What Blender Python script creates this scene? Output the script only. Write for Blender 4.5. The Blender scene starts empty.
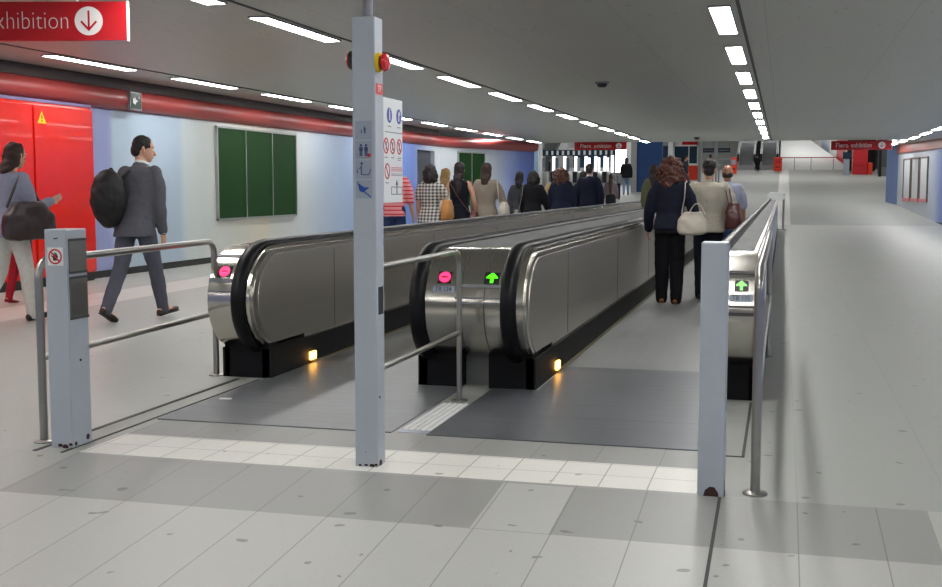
import bpy, bmesh, math, random
from mathutils import Vector, Matrix
from mathutils import noise as mnoise
random.seed(7)
C = bpy.context.scene.collection
PI = math.pi

# ------------------------------------------------------------------ materials
def lin(c):
    c = c / 255.0
    return c / 12.92 if c <= 0.04045 else ((c + 0.055) / 1.055) ** 2.4
def rgb(r, g, b): return (lin(r), lin(g), lin(b), 1.0)

class NT:
    """small helper around a node tree"""
    def __init__(s, name):
        s.m = bpy.data.materials.new(name); s.m.use_nodes = True
        s.t = s.m.node_tree; s.p = s.t.nodes['Principled BSDF']
    def n(s, typ, **kw):
        o = s.t.nodes.new(typ)
        for k, v in kw.items():
            if k in o.inputs: o.inputs[k].default_value = v
            else: setattr(o, k, v)
        return o
    def l(s, a, b): s.t.links.new(a, b)
    def coord(s):
        return s.n('ShaderNodeTexCoord').outputs['Object']
    def math(s, op, a, b=None):
        o = s.n('ShaderNodeMath', operation=op)
        for i, v in enumerate((a, b)):
            if v is None: continue
            if isinstance(v, (int, float)): o.inputs[i].default_value = v
            else: s.l(v, o.inputs[i])
        return o.outputs[0]
    def mix(s, fac, a, b):
        o = s.n('ShaderNodeMix', data_type='RGBA')
        for sock, v in ((o.inputs[0], fac), (o.inputs[6], a), (o.inputs[7], b)):
            if isinstance(v, (int, float)): sock.default_value = v
            elif isinstance(v, tuple): sock.default_value = v
            else: s.l(v, sock)
        return o.outputs[2]

def mat(name, col, rough=0.5, metal=0.0, var=0.08, scale=6.0, bump=0.0, coat=0.0, spec=0.5, stretch=None):
    t = NT(name)
    co = t.coord()
    if stretch:
        mp = t.n('ShaderNodeMapping'); mp.inputs['Scale'].default_value = stretch
        t.l(co, mp.inputs['Vector']); co = mp.outputs[0]
    nz = t.n('ShaderNodeTexNoise', Scale=scale, Detail=4.0); t.l(co, nz.inputs['Vector'])
    a = tuple(max(0, c * (1 - var)) for c in col[:3]) + (1,)
    b = tuple(min(1, c * (1 + var)) for c in col[:3]) + (1,)
    t.l(t.mix(nz.outputs['Fac'], a, b), t.p.inputs['Base Color'])
    t.p.inputs['Roughness'].default_value = rough
    t.p.inputs['Metallic'].default_value = metal
    t.p.inputs['Coat Weight'].default_value = coat
    t.p.inputs['Specular IOR Level'].default_value = spec
    if bump:
        bp = t.n('ShaderNodeBump', Strength=bump, Distance=0.01)
        t.l(nz.outputs['Fac'], bp.inputs['Height']); t.l(bp.outputs[0], t.p.inputs['Normal'])
    return t.m

def emit(name, col, strength, base=None):
    t = NT(name)
    t.p.inputs['Base Color'].default_value = base or col
    t.p.inputs['Emission Color'].default_value = col
    t.p.inputs['Emission Strength'].default_value = strength
    t.p.inputs['Roughness'].default_value = 0.4
    return t.m

def seam_mat(name, col, seam, sx, sy, ox, oy, w, rough=0.35, var=0.06, slab=0.05, fine=60.0, cross=1.0, axes=(0, 1)):
    """stone or panel surface: seams on a grid, slab to slab variation, fine speckle"""
    t = NT(name); co = t.coord()
    sp = t.n('ShaderNodeSeparateXYZ'); t.l(co, sp.inputs[0])
    X, Y = sp.outputs[axes[0]], sp.outputs[axes[1]]
    u = t.math('DIVIDE', t.math('SUBTRACT', X, ox), sx); v = t.math('DIVIDE', t.math('SUBTRACT', Y, oy), sy)
    fu, fv = t.math('FRACT', u), t.math('FRACT', v)
    mu = t.math('LESS_THAN', fu, w / sx); mv = t.math('MULTIPLY', t.math('LESS_THAN', fv, w / sy), cross)
    m = t.math('MAXIMUM', mu, mv)
    cb = t.n('ShaderNodeCombineXYZ'); t.l(t.math('FLOOR', u), cb.inputs[0]); t.l(t.math('FLOOR', v), cb.inputs[1])
    wn = t.n('ShaderNodeTexWhiteNoise', noise_dimensions='3D'); t.l(cb.outputs[0], wn.inputs['Vector'])
    n1 = t.n('ShaderNodeTexNoise', Scale=fine, Detail=3.0); t.l(co, n1.inputs['Vector'])
    n2 = t.n('ShaderNodeTexNoise', Scale=0.9, Detail=5.0); t.l(co, n2.inputs['Vector'])
    f = t.math('ADD', t.math('MULTIPLY', t.math('SUBTRACT', wn.outputs['Value'], 0.5), slab),
               t.math('ADD', t.math('MULTIPLY', t.math('SUBTRACT', n1.outputs['Fac'], 0.5), var * 2),
                      t.math('MULTIPLY', t.math('SUBTRACT', n2.outputs['Fac'], 0.5), var * 2)))
    f = t.math('ADD', f, 1.0)
    n3 = t.n('ShaderNodeTexNoise', Scale=13.0, Detail=0.0); t.l(co, n3.inputs['Vector'])
    f = t.math('MULTIPLY', f, t.math('SUBTRACT', 1.0, t.math('MULTIPLY', t.math('GREATER_THAN', n3.outputs['Fac'], 0.815), 0.45)))
    vm = t.n('ShaderNodeVectorMath', operation='SCALE'); vm.inputs[0].default_value = col[:3]
    t.l(f, vm.inputs['Scale'])
    t.l(t.mix(m, vm.outputs[0], seam), t.p.inputs['Base Color'])
    rr = t.math('ADD', t.math('MULTIPLY', n2.outputs['Fac'], 0.12), rough - 0.06)
    t.l(rr, t.p.inputs['Roughness'])
    bp = t.n('ShaderNodeBump', Strength=0.25, Distance=0.003)
    t.l(t.math('SUBTRACT', 1.0, m), bp.inputs['Height']); t.l(bp.outputs[0], t.p.inputs['Normal'])
    return t.m

def band_mat(name, stops, axis=1, rough=0.35, const=False):
    """painted wall whose panels change colour along the corridor: stops = [(position, colour)]"""
    t = NT(name); co = t.coord()
    sp = t.n('ShaderNodeSeparateXYZ'); t.l(co, sp.inputs[0])
    p0, p1 = stops[0][0], stops[-1][0]
    u = t.math('DIVIDE', t.math('SUBTRACT', sp.outputs[axis], p0), p1 - p0)
    r = t.n('ShaderNodeValToRGB'); e = r.color_ramp.elements
    r.color_ramp.interpolation = 'CONSTANT' if const else 'LINEAR'
    while len(e) < len(stops): e.new(0.5)
    for i, (p, c) in enumerate(stops):
        e[i].position = min(1, max(0, (p - p0) / (p1 - p0))); e[i].color = c
    t.l(u, r.inputs[0])
    nz = t.n('ShaderNodeTexNoise', Scale=3.0, Detail=4.0); t.l(co, nz.inputs['Vector'])
    vm = t.n('ShaderNodeVectorMath', operation='SCALE'); t.l(r.outputs[0], vm.inputs[0])
    t.l(t.math('ADD', t.math('MULTIPLY', nz.outputs['Fac'], 0.1), 0.95), vm.inputs['Scale'])
    t.l(vm.outputs[0], t.p.inputs['Base Color']); t.p.inputs['Roughness'].default_value = rough
    return t.m

def rib_mat(name, col, axis, period, rough=0.4, metal=0.7, depth=0.5, var=0.25):
    t = NT(name); co = t.coord()
    sp = t.n('ShaderNodeSeparateXYZ'); t.l(co, sp.inputs[0])
    f = t.math('FRACT', t.math('DIVIDE', sp.outputs[axis], period))
    h = t.math('LESS_THAN', f, 0.5)
    mp = t.n('ShaderNodeMapping'); sc = [14.0, 14.0, 14.0]; sc[1 - axis] = 0.7
    mp.inputs['Scale'].default_value = sc; t.l(co, mp.inputs['Vector'])
    n = t.n('ShaderNodeTexNoise', Scale=1.0, Detail=5.0); t.l(mp.outputs[0], n.inputs['Vector'])
    n2 = t.n('ShaderNodeTexNoise', Scale=1.3, Detail=4.0); t.l(co, n2.inputs['Vector'])
    k = t.math('ADD', t.math('MULTIPLY', n.outputs['Fac'], var), t.math('MULTIPLY', n2.outputs['Fac'], var))
    k = t.math('ADD', k, 1.0 - var)
    k = t.math('MULTIPLY', k, t.math('SUBTRACT', 1.0, t.math('MULTIPLY', h, depth * 0.4)))
    vm = t.n('ShaderNodeVectorMath', operation='SCALE'); vm.inputs[0].default_value = col[:3]; t.l(k, vm.inputs['Scale'])
    t.l(vm.outputs[0], t.p.inputs['Base Color'])
    t.p.inputs['Metallic'].default_value = metal
    t.l(t.math('ADD', t.math('MULTIPLY', n2.outputs['Fac'], 0.2), rough - 0.1), t.p.inputs['Roughness'])
    return t.m

def steel_mat(name, col, rough, stretch, var=0.12, aniso=0.0):
    t = NT(name); co = t.coord()
    mp = t.n('ShaderNodeMapping'); mp.inputs['Scale'].default_value = stretch; t.l(co, mp.inputs['Vector'])
    n = t.n('ShaderNodeTexNoise', Scale=1.0, Detail=5.0); t.l(mp.outputs[0], n.inputs['Vector'])
    n2 = t.n('ShaderNodeTexNoise', Scale=0.8, Detail=2.0); t.l(co, n2.inputs['Vector'])
    f = t.math('ADD', t.math('MULTIPLY', n.outputs['Fac'], 0.5), t.math('MULTIPLY', n2.outputs['Fac'], 0.5))
    a = tuple(c * (1 - var) for c in col[:3]) + (1,); b = tuple(min(1, c * (1 + var)) for c in col[:3]) + (1,)
    t.l(t.mix(f, a, b), t.p.inputs['Base Color'])
    t.p.inputs['Metallic'].default_value = 1.0
    t.l(t.math('ADD', t.math('MULTIPLY', n2.outputs['Fac'], 0.08), rough - 0.04), t.p.inputs['Roughness'])
    return t.m

def check_mat(name, a, b, sx, sz, rough=0.8):
    t = NT(name); co = t.coord()
    sp = t.n('ShaderNodeSeparateXYZ'); t.l(co, sp.inputs[0])
    k1 = t.math('LESS_THAN', t.math('FRACT', t.math('DIVIDE', sp.outputs[0], sx)), 0.5)
    k2 = t.math('LESS_THAN', t.math('FRACT', t.math('DIVIDE', sp.outputs[2], sz)), 0.45)
    f = t.math('MULTIPLY', t.math('ADD', k1, k2), 0.5)
    t.l(t.mix(f, a, b), t.p.inputs['Base Color']); t.p.inputs['Roughness'].default_value = rough
    return t.m

def stripe_mat(name, a, b, axis, period, duty=0.4, rough=0.8):
    t = NT(name); co = t.coord()
    sp = t.n('ShaderNodeSeparateXYZ'); t.l(co, sp.inputs[0])
    k = t.math('LESS_THAN', t.math('FRACT', t.math('DIVIDE', sp.outputs[axis], period)), duty)
    t.l(t.mix(k, a, b), t.p.inputs['Base Color']); t.p.inputs['Roughness'].default_value = rough
    return t.m

M = {}
M['stone'] = seam_mat('pale_stone_slabs', rgb(182, 182, 177), rgb(136, 136, 133), 0.312, 1.9, -2.41, 4.36, 0.005, 0.42, 0.05, 0.05)
M['stone_flat'] = seam_mat('pale_stone_floor', rgb(164, 166, 160), rgb(152, 154, 148), 0.624, 0.9, -2.41, 4.95, 0.005, 0.42, 0.05, 0.02)
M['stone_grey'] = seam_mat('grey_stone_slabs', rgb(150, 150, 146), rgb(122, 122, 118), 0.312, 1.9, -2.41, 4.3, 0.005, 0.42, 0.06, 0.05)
M['stone_white'] = seam_mat('white_tactile_tiles', rgb(229, 227, 219), rgb(172, 170, 164), 0.215, 0.215, -2.48, 4.98, 0.006, 0.45, 0.06, 0.05, 45)
M['stone_path'] = seam_mat('light_path_stone', rgb(196, 194, 186), rgb(150, 150, 146), 0.6, 0.6, 0, 0, 0.006, 0.35, 0.05, 0.04)
M['stone_ramp'] = seam_mat('ramp_stone', rgb(160, 163, 159), rgb(152, 155, 151), 60, 1.2, -30, 40.5, 0.06, 0.55, 0.04, 0.03)
M['ceiling'] = seam_mat('grey_ceiling_panels', rgb(184, 186, 180), rgb(166, 168, 163), 1.32, 6.1, -0.2, 1.3, 0.010, 0.45, 0.03, 0.03, 25)
M['dark_void'] = mat('dark_void', rgb(28, 28, 30), 0.9)
M['white_wall'] = mat('white_hall_wall', rgb(212, 214, 212), 0.6, var=0.03)
M['grey_wall'] = mat('grey_wall', rgb(120, 122, 122), 0.6)
M['red_gloss'] = mat('glossy_red_panel', rgb(226, 32, 18), 0.22, var=0.05, coat=0.3)
M['red_band'] = mat('dull_red_cladding', rgb(158, 58, 56), 0.4, var=0.08)
M['red_sign'] = mat('red_sign_face', rgb(182, 24, 34), 0.22, var=0.04)
M['sign_white'] = mat('sign_white_print', rgb(226, 220, 218), 0.4, var=0.02)
M['sign_edge'] = mat('sign_edge_aluminium', rgb(215, 212, 212), 0.35, 0.3)
M['red_print'] = mat('red_print', rgb(196, 40, 48), 0.4)
M['blue_print'] = mat('blue_print', rgb(28, 74, 160), 0.4)
M['black_print'] = mat('black_print', rgb(24, 24, 26), 0.5)
M['grey_print'] = mat('grey_print', rgb(130, 130, 136), 0.5)
M['pink_print'] = mat('pale_red_print', rgb(214, 130, 136), 0.5)
M['white_board'] = mat('white_board', rgb(228, 230, 228), 0.35, var=0.02)
M['pale_plate'] = mat('pale_grey_plate', rgb(152, 161, 176), 0.3, var=0.04)
M['post_paint'] = mat('blue_grey_post_paint', rgb(174, 181, 190), 0.38, var=0.06, scale=12)
M['post_dark'] = steel_mat('dark_reader_panel', rgb(128, 128, 124), 0.36, (3, 3, 60))
M['rust'] = mat('rust_chips', rgb(60, 34, 30), 0.8, var=0.3, scale=30)
M['steel_tube'] = steel_mat('brushed_steel_tube', rgb(168, 166, 160), 0.30, (30, 30, 30))
M['steel_face'] = steel_mat('polished_steel_cover', rgb(196, 192, 184), 0.20, (2, 60, 60), 0.08)
M['steel_panel'] = steel_mat('dark_steel_panel', rgb(204, 201, 194), 0.36, (8, 0.4, 30.0), 0.09)
M['steel_deck'] = mat('scuffed_steel_deck', rgb(120, 121, 120), 0.7, 0.15, var=0.3, scale=1.0, stretch=(14, 2.5, 14), spec=0.2)
M['steel_edge'] = steel_mat('bright_steel_edge', rgb(214, 212, 206), 0.25, (20, 20, 20), 0.05)
M['rubber'] = mat('black_rubber_handrail', rgb(13, 14, 17), 0.42, var=0.1, spec=0.25)
M['black_metal'] = mat('black_skirting', rgb(13, 14, 17), 0.6, var=0.2, spec=0.2)
M['belt'] = rib_mat('ribbed_walkway_belt', rgb(146, 148, 148), 0, 0.018, 0.42, 0.3)
M['plate'] = rib_mat('ribbed_landing_plate', rgb(136, 139, 142), 1, 0.012, 0.40, 0.4, var=0.45)
M['plate_dark'] = rib_mat('dark_landing_plate', rgb(106, 109, 114), 1, 0.012, 0.40, 0.4, var=0.45)
M['groove'] = mat('dark_floor_joint', rgb(70, 70, 70), 0.6)
M['dot_white'] = mat('white_tactile_studs', rgb(232, 230, 224), 0.4, var=0.04)
M['amber'] = emit('amber_lamp', rgb(255, 184, 84), 7.0)
M['led_red'] = emit('red_led', rgb(255, 40, 84), 2.6)
M['led_green'] = emit('green_led', rgb(70, 240, 20), 1.6)
M['led_green_pale'] = emit('pale_green_led', rgb(120, 224, 100), 0.9)
M['lamp'] = emit('fluorescent_diffuser', (1.0, 0.99, 0.97, 1), 23.5)
M['lamp_rim'] = mat('lamp_rim', rgb(150, 152, 152), 0.4)
M['board_green'] = mat('dark_green_board', rgb(22, 62, 22), 0.6, var=0.12, spec=0.15)
M['alu'] = steel_mat('aluminium_frame', rgb(190, 192, 190), 0.35, (10, 10, 10), 0.05)
M['yellow'] = mat('warning_yellow', rgb(236, 196, 20), 0.4)
M['alarm_red'] = mat('red_push_button', rgb(214, 22, 30), 0.25, coat=0.4)
M['alarm_black'] = mat('black_plastic', rgb(30, 31, 36), 0.4)
M['exit_green'] = mat('dark_green_sign', rgb(22, 56, 44), 0.35)
M['paddle'] = emit('lit_gate_glass', (0.95, 0.97, 1.0, 1), 1.2)
M['glow_win'] = emit('bright_shop_window', (0.97, 0.98, 1.0, 1), 4.5)
M['blue_wall'] = mat('deep_blue_panel', rgb(32, 64, 112), 0.4, var=0.1)
M['orange'] = mat('orange_red_panel', rgb(228, 66, 36), 0.35)
M['dark_glass'] = mat('dark_window_glass', rgb(40, 58, 74), 0.12, var=0.2, scale=2)
M['escalator'] = mat('grey_escalator_cladding', rgb(160, 162, 164), 0.4)
M['pale_poster'] = mat('pale_grey_poster', rgb(196, 200, 204), 0.5)
M['baseboard'] = mat('black_baseboard', rgb(22, 22, 26), 0.4)

def fabric(name, r, g, b, var=0.18, scale=40, rough=0.85, bump=0.15):
    return mat(name, rgb(r, g, b), rough, var=var, scale=scale, bump=bump, spec=0.25)
SKIN = mat('light_skin', rgb(206, 158, 132), 0.5, var=0.06, scale=20)
SKIN2 = mat('tan_skin', rgb(182, 130, 104), 0.5, var=0.06, scale=20)
H_DARK = mat('dark_hair', rgb(26, 21, 20), 0.7, var=0.35, scale=60, stretch=(1, 1, 0.2))
H_BROWN = mat('brown_hair', rgb(50, 32, 27), 0.7, var=0.35, scale=60, stretch=(1, 1, 0.2))
H_AUBURN = mat('auburn_hair', rgb(78, 40, 26), 0.6, var=0.7, scale=40)
H_REDBROWN = mat('reddish_brown_hair', rgb(84, 50, 38), 0.7, var=0.4, scale=50)
H_BLOND = mat('dark_blond_hair', rgb(140, 112, 66), 0.7, var=0.3, scale=50)

# ------------------------------------------------------------------ mesh collection
ROOTLOC = {}
class MB:
    def __init__(s): s.v = []; s.f = []; s.mi = []; s.cur = 0
    def add(s, vs, fs):
        o = len(s.v); s.v += [Vector(p) for p in vs]
        s.f += [tuple(o + i for i in f) for f in fs]; s.mi += [s.cur] * len(fs)
    def box(s, x0, x1, y0, y1, z0, z1):
        s.add([(x0, y0, z0), (x1, y0, z0), (x1, y1, z0), (x0, y1, z0), (x0, y0, z1), (x1, y0, z1), (x1, y1, z1), (x0, y1, z1)],
              [(0, 3, 2, 1), (4, 5, 6, 7), (0, 1, 5, 4), (1, 2, 6, 5), (2, 3, 7, 6), (3, 0, 4, 7)]); return s
    def obox(s, o, u, v, n, du, dv, dn):
        """box with one corner at o and edges along u, v, n"""
        o, u, v, n = Vector(o), Vector(u) * du, Vector(v) * dv, Vector(n) * dn
        p = [o, o + u, o + u + v, o + v]; q = [a + n for a in p]
        s.add(p + q, [(0, 3, 2, 1), (4, 5, 6, 7), (0, 1, 5, 4), (1, 2, 6, 5), (2, 3, 7, 6), (3, 0, 4, 7)]); return s
    def poly(s, pts, o, u, v, t):
        """2d outline extruded by t along u x v, standing at o"""
        o, u, v = Vector(o), Vector(u), Vector(v); n = u.cross(v).normalized() * t
        a = [o + u * p[0] + v * p[1] for p in pts]; k = len(a)
        s.add(a + [p + n for p in a], [tuple(reversed(range(k))), tuple(range(k, 2 * k))] +
              [(i, (i + 1) % k, k + (i + 1) % k, k + i) for i in range(k)]); return s
    def ring2d(s, r0, r1, c, o, u, v, t, n=24, sx=1.0):
        for i in range(n):
            a, b = 2 * PI * i / n, 2 * PI * (i + 1) / n
            s.poly([(c[0] + sx * r0 * math.cos(a), c[1] + r0 * math.sin(a)), (c[0] + sx * r1 * math.cos(a), c[1] + r1 * math.sin(a)),
                    (c[0] + sx * r1 * math.cos(b), c[1] + r1 * math.sin(b)), (c[0] + sx * r0 * math.cos(b), c[1] + r0 * math.sin(b))], o, u, v, t)
        return s
    def disc2d(s, r, c, o, u, v, t, n=24, sx=1.0):
        return s.poly([(c[0] + sx * r * math.cos(2 * PI * i / n), c[1] + r * math.sin(2 * PI * i / n)) for i in range(n)], o, u, v, t)
    def bar2d(s, a, b, w, o, u, v, t):
        a, b = Vector((a[0], a[1])), Vector((b[0], b[1])); d = (b - a).normalized(); p = Vector((-d.y, d.x)) * w / 2
        return s.poly([tuple(a - p), tuple(b - p), tuple(b + p), tuple(a + p)], o, u, v, t)
    def rings(s, rs, cap=True):
        k = len(rs[0]); o = []
        for r in rs: o += r
        fs = []
        for j in range(len(rs) - 1):
            for i in range(k):
                fs.append((j * k + i, j * k + (i + 1) % k, (j + 1) * k + (i + 1) % k, (j + 1) * k + i))
        if cap: fs += [tuple(reversed(range(k))), tuple(range((len(rs) - 1) * k, len(rs) * k))]
        s.add(o, fs); return s
    def tube(s, pts, rad, n=12, side=None, cap='flat'):
        """swept tube; rad: float or list of float / (ra, rb); side: direction of ra"""
        P = [Vector(p) for p in pts]; N = len(P)
        R = rad if isinstance(rad, (list, tuple)) and len(rad) == N and not (N == 2 and isinstance(rad[0], (int, float)) and isinstance(rad, tuple)) else [rad] * N
        R = [(r, r) if isinstance(r, (int, float)) else r for r in R]
        T = []
        for i in range(N):
            a = P[min(i + 1, N - 1)] - P[max(i - 1, 0)]; T.append(a.normalized())
        S = Vector(side) if side else (Vector((1, 0, 0)) if abs(T[0].x) < 0.8 else Vector((0, 1, 0)))
        rs = []
        def ring(c, t, ra, rb):
            nonlocal S
            u = (S - t * S.dot(t)); u.normalize(); w = t.cross(u); S = u if not side else S
            return [c + u * (ra * math.cos(2 * PI * i / n)) + w * (rb * math.sin(2 * PI * i / n)) for i in range(n)]
        if cap == 'round':
            r0 = min(R[0])
            for k in (0.97, 0.75, 0.4):
                q = math.sqrt(1 - k * k); rs.append(ring(P[0] - T[0] * r0 * k, T[0], R[0][0] * q, R[0][1] * q))
        for i in range(N): rs.append(ring(P[i], T[i], *R[i]))
        if cap == 'round':
            r0 = min(R[-1])
            for k in (0.4, 0.75, 0.97):
                q = math.sqrt(1 - k * k); rs.append(ring(P[-1] + T[-1] * r0 * k, T[-1], R[-1][0] * q, R[-1][1] * q))
        return s.rings(rs)
    def ball(s, c, r, n=14, m=9):
        r = (r, r, r) if isinstance(r, (int, float)) else r; c = Vector(c)
        rs = []
        for j in range(1, m):
            th = -PI / 2 + PI * j / m
            rs.append([c + Vector((r[0] * math.cos(th) * math.cos(2 * PI * i / n), r[1] * math.cos(th) * math.sin(2 * PI * i / n), r[2] * math.sin(th))) for i in range(n)])
        k = len(rs); o = [p for q in rs for p in q] + [c - Vector((0, 0, r[2])), c + Vector((0, 0, r[2]))]
        fs = [(j * n + i, j * n + (i + 1) % n, (j + 1) * n + (i + 1) % n, (j + 1) * n + i) for j in range(k - 1) for i in range(n)]
        fs += [(k * n, (i + 1) % n, i) for i in range(n)] + [((k - 1) * n + i, (k - 1) * n + (i + 1) % n, k * n + 1) for i in range(n)]
        s.add(o, fs); return s
    def build(s, name, m, parent=None, bevel=0.0, smooth=False, seg=2):
        me = bpy.data.meshes.new(name)
        off = ROOTLOC.get(parent.name, Vector((0, 0, 0))) if parent else Vector((0, 0, 0))
        me.from_pydata([p - off for p in s.v], [], s.f)
        bm = bmesh.new(); bm.from_mesh(me)
        bmesh.ops.recalc_face_normals(bm, faces=bm.faces)
        if bevel:
            bmesh.ops.bevel(bm, geom=list(bm.edges), offset=bevel, segments=seg, affect='EDGES', profile=0.5, clamp_overlap=True)
        bm.to_mesh(me); bm.free()
        ms = m if isinstance(m, (list, tuple)) else [m]
        for x in ms: me.materials.append(x)
        if len(ms) > 1 and not bevel:
            for p, i in zip(me.polygons, s.mi): p.material_index = i
        return link(name, me, parent, smooth)

def smooth_by_angle(me, ang=0.7):
    bm = bmesh.new(); bm.from_mesh(me)
    for f in bm.faces: f.smooth = True
    for e in bm.edges:
        if len(e.link_faces) == 2 and e.calc_face_angle(0) > ang: e.smooth = False
    bm.to_mesh(me); bm.free()

def link(name, me, parent, smooth=False):
    o = bpy.data.objects.new(name, me); C.objects.link(o)
    if smooth: smooth_by_angle(me)
    if parent:
        o.parent = parent; ROOTLOC[o.name] = ROOTLOC.get(parent.name, Vector((0, 0, 0)))
    return o

def thing(name, label, cat, loc=(0, 0, 0), group=None):
    o = bpy.data.objects.new(name, None); C.objects.link(o); o.location = loc; o.empty_display_size = 0.1
    ROOTLOC[o.name] = Vector(loc); return tag(o, label, cat, group)
def tag(o, label, cat, group=None):
    o['label'] = label; o['category'] = cat
    if group: o['group'] = group
    return o
def struct(o): o['kind'] = 'structure'; return o

def fused(mb, voxel, smooth=3, mats=None, displace=0.0, dscale=0.05, factor=0.5):
    """one continuous skin grown over overlapping volumes"""
    me = bpy.data.meshes.new('fuse'); me.from_pydata(mb.v, [], mb.f)
    bm = bmesh.new(); bm.from_mesh(me); bmesh.ops.recalc_face_normals(bm, faces=bm.faces); bm.to_mesh(me); bm.free()
    o = bpy.data.objects.new('fuse', me); C.objects.link(o)
    r = o.modifiers.new('r', 'REMESH'); r.mode = 'VOXEL'; r.voxel_size = voxel
    if smooth:
        q = o.modifiers.new('s', 'SMOOTH'); q.iterations = smooth; q.factor = factor
    dg = bpy.context.evaluated_depsgraph_get(); dg.update()
    out = bpy.data.meshes.new_from_object(o.evaluated_get(dg))
    bpy.data.objects.remove(o); bpy.data.meshes.remove(me)
    if displace:
        nn = [v.normal.copy() for v in out.vertices]
        for v, n in zip(out.vertices, nn):
            v.co += n * displace * mnoise.noise(v.co / dscale)
    for p in out.polygons: p.use_smooth = True
    out.materials.clear()
    for m in (mats or []): out.materials.append(m)
    return out

def text_mesh(body, size, align='LEFT', ext=0.001, spacing=1.0, offs=0.0):
    cu = bpy.data.curves.new('txt', 'FONT'); cu.body = body; cu.size = size; cu.align_x = align; cu.align_y = 'CENTER'
    cu.extrude = ext; cu.space_character = spacing; cu.resolution_u = 4; cu.offset = offs
    o = bpy.data.objects.new('txt', cu); C.objects.link(o)
    dg = bpy.context.evaluated_depsgraph_get(); dg.update()
    me = bpy.data.meshes.new_from_object(o.evaluated_get(dg)); bpy.data.objects.remove(o); return me
def lettering(body, size, o, u, v, m, parent, align='LEFT', name='lettering', sx=1.0, spacing=1.0, offs=0.0):
    me = text_mesh(body, size, align, 0.0008, spacing, offs)
    u, v = Vector(u).normalized(), Vector(v).normalized(); n = u.cross(v); off = ROOTLOC.get(parent.name, Vector((0, 0, 0)))
    for q in me.vertices:
        c = q.co.copy(); q.co = Vector(o) + u * c.x * sx + v * c.y + n * c.z - off
    me.materials.append(m); return link(name, me, parent)

XU, YU, ZU = Vector((1, 0, 0)), Vector((0, 1, 0)), Vector((0, 0, 1))

# ------------------------------------------------------------------ setting
def floor_z(y):
    if y < 4.95: return -0.064 * (4.95 - y)
    if y < 41: return 0.0
    if y < 69: return 0.08 * (y - 41)
    return 2.24
def build_floor():
    xs = [-30, -12, -9.4, -8.15, -7.35, -3.36, -1.175, -0.855, -0.33, -0.20, 0.28, 0.6, 12]
    ys = [-8, 0, 4.36, 4.95, 4.98, 5.43, 7.0, 20, 41, 55, 69, 120]
    mb = MB()
    for j in range(len(ys) - 1):
        for i in range(len(xs) - 1):
            x0, x1, y0, y1 = xs[i], xs[i + 1], ys[j], ys[j + 1]
            xc, yc = (x0 + x1) / 2, (y0 + y1) / 2
            k = 0 if yc < 4.95 and xc > -3.36 else 1
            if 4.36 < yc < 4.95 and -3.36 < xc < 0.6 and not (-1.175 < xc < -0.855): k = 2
            if 4.98 < yc < 5.43 and -3.36 < xc < -0.33: k = 3
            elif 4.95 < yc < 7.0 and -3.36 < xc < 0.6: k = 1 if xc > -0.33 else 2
            if -8.15 < xc < -7.35 and 0 < yc < 41: k = 4
            if yc > 41: k = 4 if -0.2 < xc < 0.28 else 5
            mb.cur = k
            mb.add([(x0, y0, floor_z(y0)), (x1, y0, floor_z(y0)), (x1, y1, floor_z(y1)), (x0, y1, floor_z(y1))], [(0, 1, 2, 3)])
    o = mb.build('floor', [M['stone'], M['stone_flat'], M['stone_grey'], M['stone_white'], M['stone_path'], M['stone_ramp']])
    struct(o)
build_floor()

def prism_strip(plan, z0, z1, t):
    """wall following a plan polyline, t = thickness away from the corridor (to the left of travel)"""
    mb = MB()
    for (a, b) in zip(plan[:-1], plan[1:]):
        a, b = Vector((a[0], a[1], 0)), Vector((b[0], b[1], 0)); d = (b - a).normalized(); n = Vector((-d.y, d.x, 0)) * t
        p = [a, b, b + n, a + n]
        mb.add([q + ZU * z0 for q in p] + [q + ZU * z1 for q in p], [(0, 3, 2, 1), (4, 5, 6, 7), (0, 1, 5, 4), (1, 2, 6, 5), (2, 3, 7, 6), (3, 0, 4, 7)])
    return mb
LP = [(-9.5, -8), (-9.5, 29.9)]
stopsL = [(14.2, rgb(150, 160, 206)), (15.1, rgb(150, 160, 206)), (15.15, rgb(176, 196, 212)), (17.1, rgb(176, 194, 212)), (17.3, rgb(202, 212, 214)),
          (19.2, rgb(206, 206, 198)), (20.4, rgb(214, 206, 186)), (20.6, rgb(206, 206, 200)), (22.2, rgb(198, 206, 210)), (23.4, rgb(176, 192, 214)),
          (24.6, rgb(166, 186, 218)), (26.2, rgb(140, 164, 214)), (28.0, rgb(118, 146, 214)), (29.5, rgb(110, 140, 214)), (31.5, rgb(196, 204, 210)), (33.0, rgb(200, 208, 214)),
          (35.0, rgb(196, 206, 220)), (35.9, rgb(150, 170, 222)), (36.6, rgb(96, 124, 200)), (37.5, rgb(56, 86, 170))]
M['wall_left'] = band_mat('wall_panels_shading_from_lavender_to_blue', stopsL, 1, 0.4)
M['wall_right'] = band_mat('right_wall_panels_blue_to_white', [(20, rgb(150, 166, 214)), (38, rgb(120, 140, 210)), (41.6, rgb(110, 132, 208)), (42.6, rgb(178, 186, 206)), (44.5, rgb(186, 192, 200)), (49, rgb(186, 192, 200))], 1, 0.4)
struct(prism_strip(LP + [], 0 - 0.85, 2.75, 0.2).build('wall_left', M['wall_left']))
struct(prism_strip([(-9.5, 31.5), (-9.5, 32), (-7.9, 37.5)], 0, 2.75, 0.2).build('wall_left', M['wall_left']))
struct(MB().box(-9.7, -9.5, 29.9, 31.5, 2.3, 2.75).build('wall_left', M['wall_left']))
struct(MB().box(-9.66, -9.62, 29.9, 31.5, 0, 2.3).build('door_1', mat('dark_grey_door', rgb(66, 72, 82), 0.4)))
struct(prism_strip([(-9.5, 14.38), (-9.5, 29.9)], 0, 0.10, -0.02).build('baseboard_left', M['baseboard']))
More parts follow.
